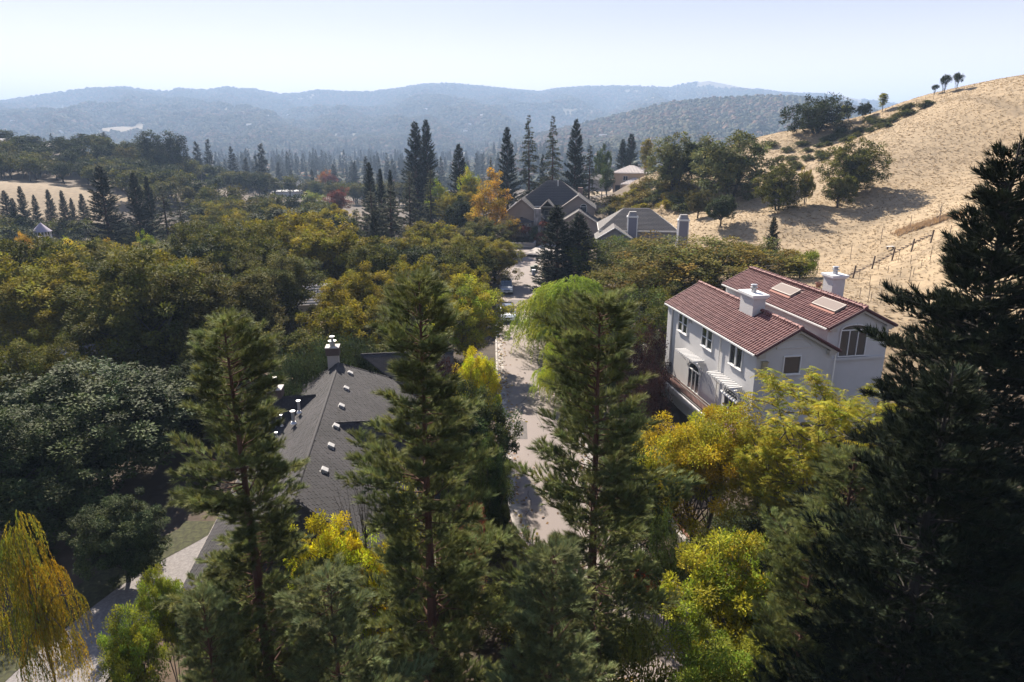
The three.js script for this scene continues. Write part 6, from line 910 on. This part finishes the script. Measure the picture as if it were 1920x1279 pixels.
// ---------------------------------------------------------------- small things
{
  // timber posts, tie steps, metal stakes and vine stakes on the slope
  const z7 = (x, y) => [1440 + x / 4.567, 320 + y / 4.567], wood = std(0.10, 0.065, 0.05, 0.95, { map: rep(TEX.bark, 1) }), steel = std(0.12, 0.085, 0.075, 0.7), tie = std(0.17, 0.125, 0.10, 0.95), vine = std(0.14, 0.105, 0.075, 0.9);
  const post = (name, label, cat, x, y0, y1, r, mat, group, lean = 0) => { const [px, py] = z7(x, y1), q = hit(px, py) ?? at(px, py, 90), h = (y1 - y0) / 4.567 / FPX * q.d * 1.03; const m = single(name, r > 0.04 ? rbox(r * 2, h + 0.4, r * 2, 0.02, 0, h / 2 - 0.2, 0) : cyl(r, r, h + 0.3, 0, -0.3, 0, 6), mat, label, cat, group); m.position.set(q.x, ground(q.x, q.z), q.z); m.rotation.z = lean; return q; };
  for (const [x, a, b] of [[572, 900, 962], [727, 815, 925], [890, 735, 845], [1060, 662, 775], [1226, 588, 698], [1392, 513, 622]]) post('fence_post', 'stout dark timber post in the row climbing the slope', 'post', x, a, b, 0.075, wood, 'timber posts climbing the slope', -0.1);
  for (const [x, a, b] of [[420, 790, 885], [703, 640, 768], [963, 500, 632], [1212, 388, 515], [1466, 330, 452], [1560, 470, 540]]) post('stake', 'thin metal stake in the upper fence line of the slope', 'stake', x, a, b, 0.035, steel, 'metal stakes along the upper fence line');
  for (const [x, a, b] of [[777, 868, 940], [945, 780, 850], [868, 900, 990], [1113, 698, 790], [1130, 830, 915], [1212, 820, 940], [1219, 730, 800], [1310, 765, 835], [1388, 655, 775], [1045, 935, 1050], [1033, 925, 1035], [860, 990, 1112], [785, 1000, 1087], [1026, 820, 880], [955, 930, 985], [1245, 840, 890], [880, 1040, 1120], [965, 1090, 1140]]) { post('vine_stake', 'thin vine stake with a bare shoot on the lower slope', 'stake', x, a, b, 0.028, vine, 'vine stakes on the lower slope'); }
  const st = thing('hillside_steps', 'timber tie steps climbing the dry slope beside the stout posts', 'steps');
  for (let i = 0; i < 24; i++) { const t = i / 23, [px, py] = z7(lerp(640, 1400, t), lerp(925, 560, t) + 8 * Math.sin(t * 6)), q = hit(px, py); if (!q) continue; const m = part('step', rbox(0.95, 0.14, 0.16, 0.02), tie, st); m.position.set(q.x, ground(q.x, q.z) + 0.03, q.z); m.rotation.y = 0.12 + 0.1 * Math.sin(i * 2.3); }
  const [bx, by] = z7(1045, 678), bq = hit(bx, by);
  if (bq) { const b = thing('bench', 'pale plank bench beside a post on the slope', 'bench', [bq.x, ground(bq.x, bq.z), bq.z], 0.2); part('seat', box(1.1, 0.06, 0.4, 0, 0.42, 0), M.offWhite, b); for (const s of [-0.4, 0.4]) part('leg', box(0.06, 0.4, 0.3, s, 0.2, 0), wood, b); }
  // orange pots seen past the ridge
  const [ux, uy] = z7(430, 1005), uq = hit(ux, uy); if (uq) { const t = thing('flower_pot', 'terracotta pot behind the ridge of the upper red roof', 'pot', [uq.x, ground(uq.x, uq.z), uq.z]); part('pot', new THREE.LatheGeometry([[0, 0], [0.2, 0], [0.3, 0.45], [0.34, 0.45], [0.34, 0.55], [0.28, 0.55], [0.2, 0.1]].map(([a, b]) => new THREE.Vector2(a, b)), 14), M.terracotta, t); }
  // low wire fence along the skyline
  const sk = []; for (let i = 0; i < 9; i++) { const t = i / 8, q = hit(lerp(1622, 1750, t), lerp(232, 186, t)); if (q) { const m = single('stake', cyl(0.03, 0.03, 1.6, 0, -0.2, 0, 5), steel, 'tiny fence stake along the skyline of the dry hill', 'stake', 'fence stakes along the skyline'); m.position.set(q.x, ground(q.x, q.z), q.z); } }
}
function car(label, x, z, turn, paint, len = 4.7, wid = 1.88, H = 1.66) {
  const T = thing('parked_car', label, 'car', [x, 0.02, z], turn), pm = new THREE.MeshPhysicalMaterial({ color: new THREE.Color().setRGB(...paint), roughness: 0.3, clearcoat: 1, clearcoatRoughness: 0.06, metalness: 0.1 });
  const prof = (pts, w, bev) => { const s = new THREE.Shape(); s.moveTo(...pts[0]); for (const p of pts.slice(1)) s.lineTo(...p); s.closePath(); return new THREE.ExtrudeGeometry(s, { depth: w - 2 * bev, bevelEnabled: true, bevelSize: bev, bevelThickness: bev, bevelSegments: 3, steps: 1 }).translate(0, 0, -(w / 2 - bev)).rotateY(-Math.PI / 2); };
  const L = len / 2; // local z+ is the front
  part('body', prof([[-L + 0.08, 0.32], [-L + 0.02, 0.62], [-L + 0.12, 0.98], [-L + 0.5, 1.06], [0.55, 1.04], [L - 0.35, 0.9], [L - 0.05, 0.7], [L, 0.45], [L - 0.1, 0.3]], wid, 0.07), pm, T);
  part('cabin', prof([[-L + 0.18, 1.03], [-L + 0.55, H - 0.06], [-L + 1.2, H], [0.05, H - 0.02], [1.05, 1.05]], wid - 0.2, 0.1), M.glass, T);
  part('roof', prof([[-L + 0.52, H - 0.04], [-L + 1.2, H + 0.02], [0.05, H], [0.2, H - 0.08]], wid - 0.26, 0.05), pm, T);
  part('pillar', [bar(V(-wid / 2 + 0.12, 1.04, 1.0), V(-wid / 2 + 0.2, H - 0.04, 0.1), 0.045), bar(V(wid / 2 - 0.12, 1.04, 1.0), V(wid / 2 - 0.2, H - 0.04, 0.1), 0.045), bar(V(-wid / 2 + 0.1, 1.04, -0.5), V(-wid / 2 + 0.18, H - 0.04, -0.5), 0.05), bar(V(wid / 2 - 0.1, 1.04, -0.5), V(wid / 2 - 0.18, H - 0.04, -0.5), 0.05)], pm, T);
  for (const s of [-1, 1]) for (const q of [L - 0.85, -L + 0.9]) { const w = part('wheel', cyl(0.34, 0.34, 0.24, 0, -0.12, 0, 20).rotateZ(Math.PI / 2), std(0.015, 0.015, 0.015, 0.8), T); w.position.set(s * (wid / 2 - 0.1), 0.34, q); part('rim', cyl(0.22, 0.22, 0.02, 0, s * -0.13 - 0.01, 0, 12).rotateZ(Math.PI / 2), M.metal, w); }
  for (const s of [-1, 1]) { part('headlight', rbox(0.42, 0.14, 0.2, 0.04, s * (wid / 2 - 0.3), 0.74, L - 0.12), std(0.75, 0.78, 0.8, 0.15), T); part('mirror', rbox(0.2, 0.14, 0.1, 0.03, s * (wid / 2 + 0.1), 1.1, 0.75), pm, T); }
  part('grille', rbox(0.95, 0.22, 0.1, 0.03, 0, 0.6, L - 0.01), M.dark, T); part('bumper', rbox(wid - 0.1, 0.2, 0.16, 0.05, 0, 0.36, L - 0.03), M.dark, T); part('licence_plate', box(0.32, 0.16, 0.02, 0, 0.43, L + 0.07), M.white, T);
  return T;
}
car('white car parked at the left kerb, facing the camera', -0.55, -85.5, 0.04, [0.72, 0.74, 0.76]); car('silver-grey car parked at the left kerb behind the white one', -0.85, -102, 0.02, [0.34, 0.36, 0.39]);
{ const q = hit(1205, 478); }
function bin(label, x, z, turn, c, lid) { const T = thing('wheelie_bin', label, 'rubbish bin', [x, 0.02, z], turn), b = new THREE.CylinderGeometry(0.42, 0.34, 0.95, 4, 1).rotateY(Math.PI / 4).translate(0, 0.55, 0); part('bin_body', b, std(...c, 0.6), T); part('lid', [rbox(0.66, 0.07, 0.7, 0.03, 0, 1.06, 0), box(0.5, 0.05, 0.06, 0, 1.0, -0.38)], std(...lid, 0.5), T); for (const s of [-1, 1]) part('wheel', cyl(0.11, 0.11, 0.06, 0, 0, 0, 12).rotateZ(Math.PI / 2).translate(s * 0.26, 0.11, -0.3), M.dark, T); }
bin('green wheelie bin at the right kerb, farther of the bins', 3.55, -118, 0.3, [0.04, 0.07, 0.045], [0.12, 0.15, 0.11]); bin('grey-blue wheelie bin with pale lid at the right kerb', 3.7, -114.6, 0.2, [0.13, 0.16, 0.24], [0.55, 0.58, 0.62]); bin('green wheelie bin half hidden behind the other green one', 4.2, -119.2, 0.1, [0.05, 0.08, 0.055], [0.14, 0.17, 0.12]);
// things glimpsed under the oaks
{ const q = onLevel(106, 668, 0.5); const T = thing('garden_table', 'white garden furniture glimpsed below the oaks by the grey roof', 'garden table', [q.x, ground(q.x, q.z), q.z], 0.5); part('table_top', rbox(1.8, 0.06, 1.0, 0.02, 0, 0.74, 0), M.white, T); for (const [a, b] of [[-0.8, -0.4], [0.8, -0.4], [-0.8, 0.4], [0.8, 0.4]]) part('leg', cyl(0.03, 0.03, 0.72, a, 0, b, 8), M.white, T); }
{ const q = onLevel(217, 740, 0.3); const T = thing('garden_barrow', 'small red and white barrow in deep shade left of the charcoal-roofed house', 'barrow', [q.x, ground(q.x, q.z), q.z], 1); part('tray', new THREE.CylinderGeometry(0.7, 0.4, 0.4, 4).rotateY(0.785).translate(0, 0.55, 0), std(0.45, 0.04, 0.03, 0.5), T); part('wheel', cyl(0.2, 0.2, 0.1, 0, 0, 0, 14).rotateZ(Math.PI / 2).translate(0, 0.2, 0.55), M.dark, T); for (const s of [-1, 1]) part('handle', bar(V(s * 0.3, 0.55, 0.4), V(s * 0.34, 0.6, -1.0), 0.025), M.white, T); }
// highway sign gantry in the valley
{
  const p = at(545, 356, 400), g = ground(p.x, p.z), T = thing('sign_gantry', 'highway sign gantry seen from behind in the valley', 'road sign', [p.x, g, p.z], 0.05), h = at(545, 345, 400).y - g, gr = std(0.45, 0.46, 0.48, 0.5);
  part('post', cyl(0.35, 0.3, h, 1.5, 0, 0, 10), gr, T); part('truss', [bar(V(-10.5, h + 0.9, 0), V(2, h + 0.9, 0), 0.14), bar(V(-10.5, h - 0.7, 0), V(2, h - 0.7, 0), 0.14), ...Array.from({ length: 8 }, (_, i) => bar(V(-10.5 + i * 1.55, h - 0.7, 0), V(-9.7 + i * 1.55, h + 0.9, 0), 0.08))], gr, T);
  part('sign_back', rbox(3.6, 3.2, 0.2, 0.05, 5.2, h + 0.1, 0), M.white, T); part('sign_panel', rbox(9.5, 2.2, 0.15, 0.05, -5.6, h - 0.4, 0.2), std(0.22, 0.25, 0.3, 0.6), T); part('arm', bar(V(1.5, h, 0), V(4, h, 0), 0.15), gr, T);
}
{
  const p = at(380, 352, 330), g = ground(p.x, p.z), h = at(380, 340, 330).y - g + 3.5, T = thing('utility_pole', 'thin utility pole with wires at the edge of the ridge', 'utility pole', [p.x, g, p.z], 0.3), w = std(0.2, 0.16, 0.13, 0.9);
  part('pole', cyl(0.16, 0.11, Math.max(6, h), 0, 0, 0, 8), w, T); part('crossarm', box(2.4, 0.12, 0.12, 0, Math.max(6, h) - 0.6, 0), w, T);
  for (const s of [-1, 0, 1]) part('wire', new THREE.TubeGeometry(new THREE.QuadraticBezierCurve3(V(s, Math.max(6, h) - 0.5, 0), V(22, Math.max(6, h) - 5, 3 + s), V(46, Math.max(6, h) - 6, 6 + s)), 12, 0.03, 4), M.dark, T);
}
renderer.render(scene, camera);
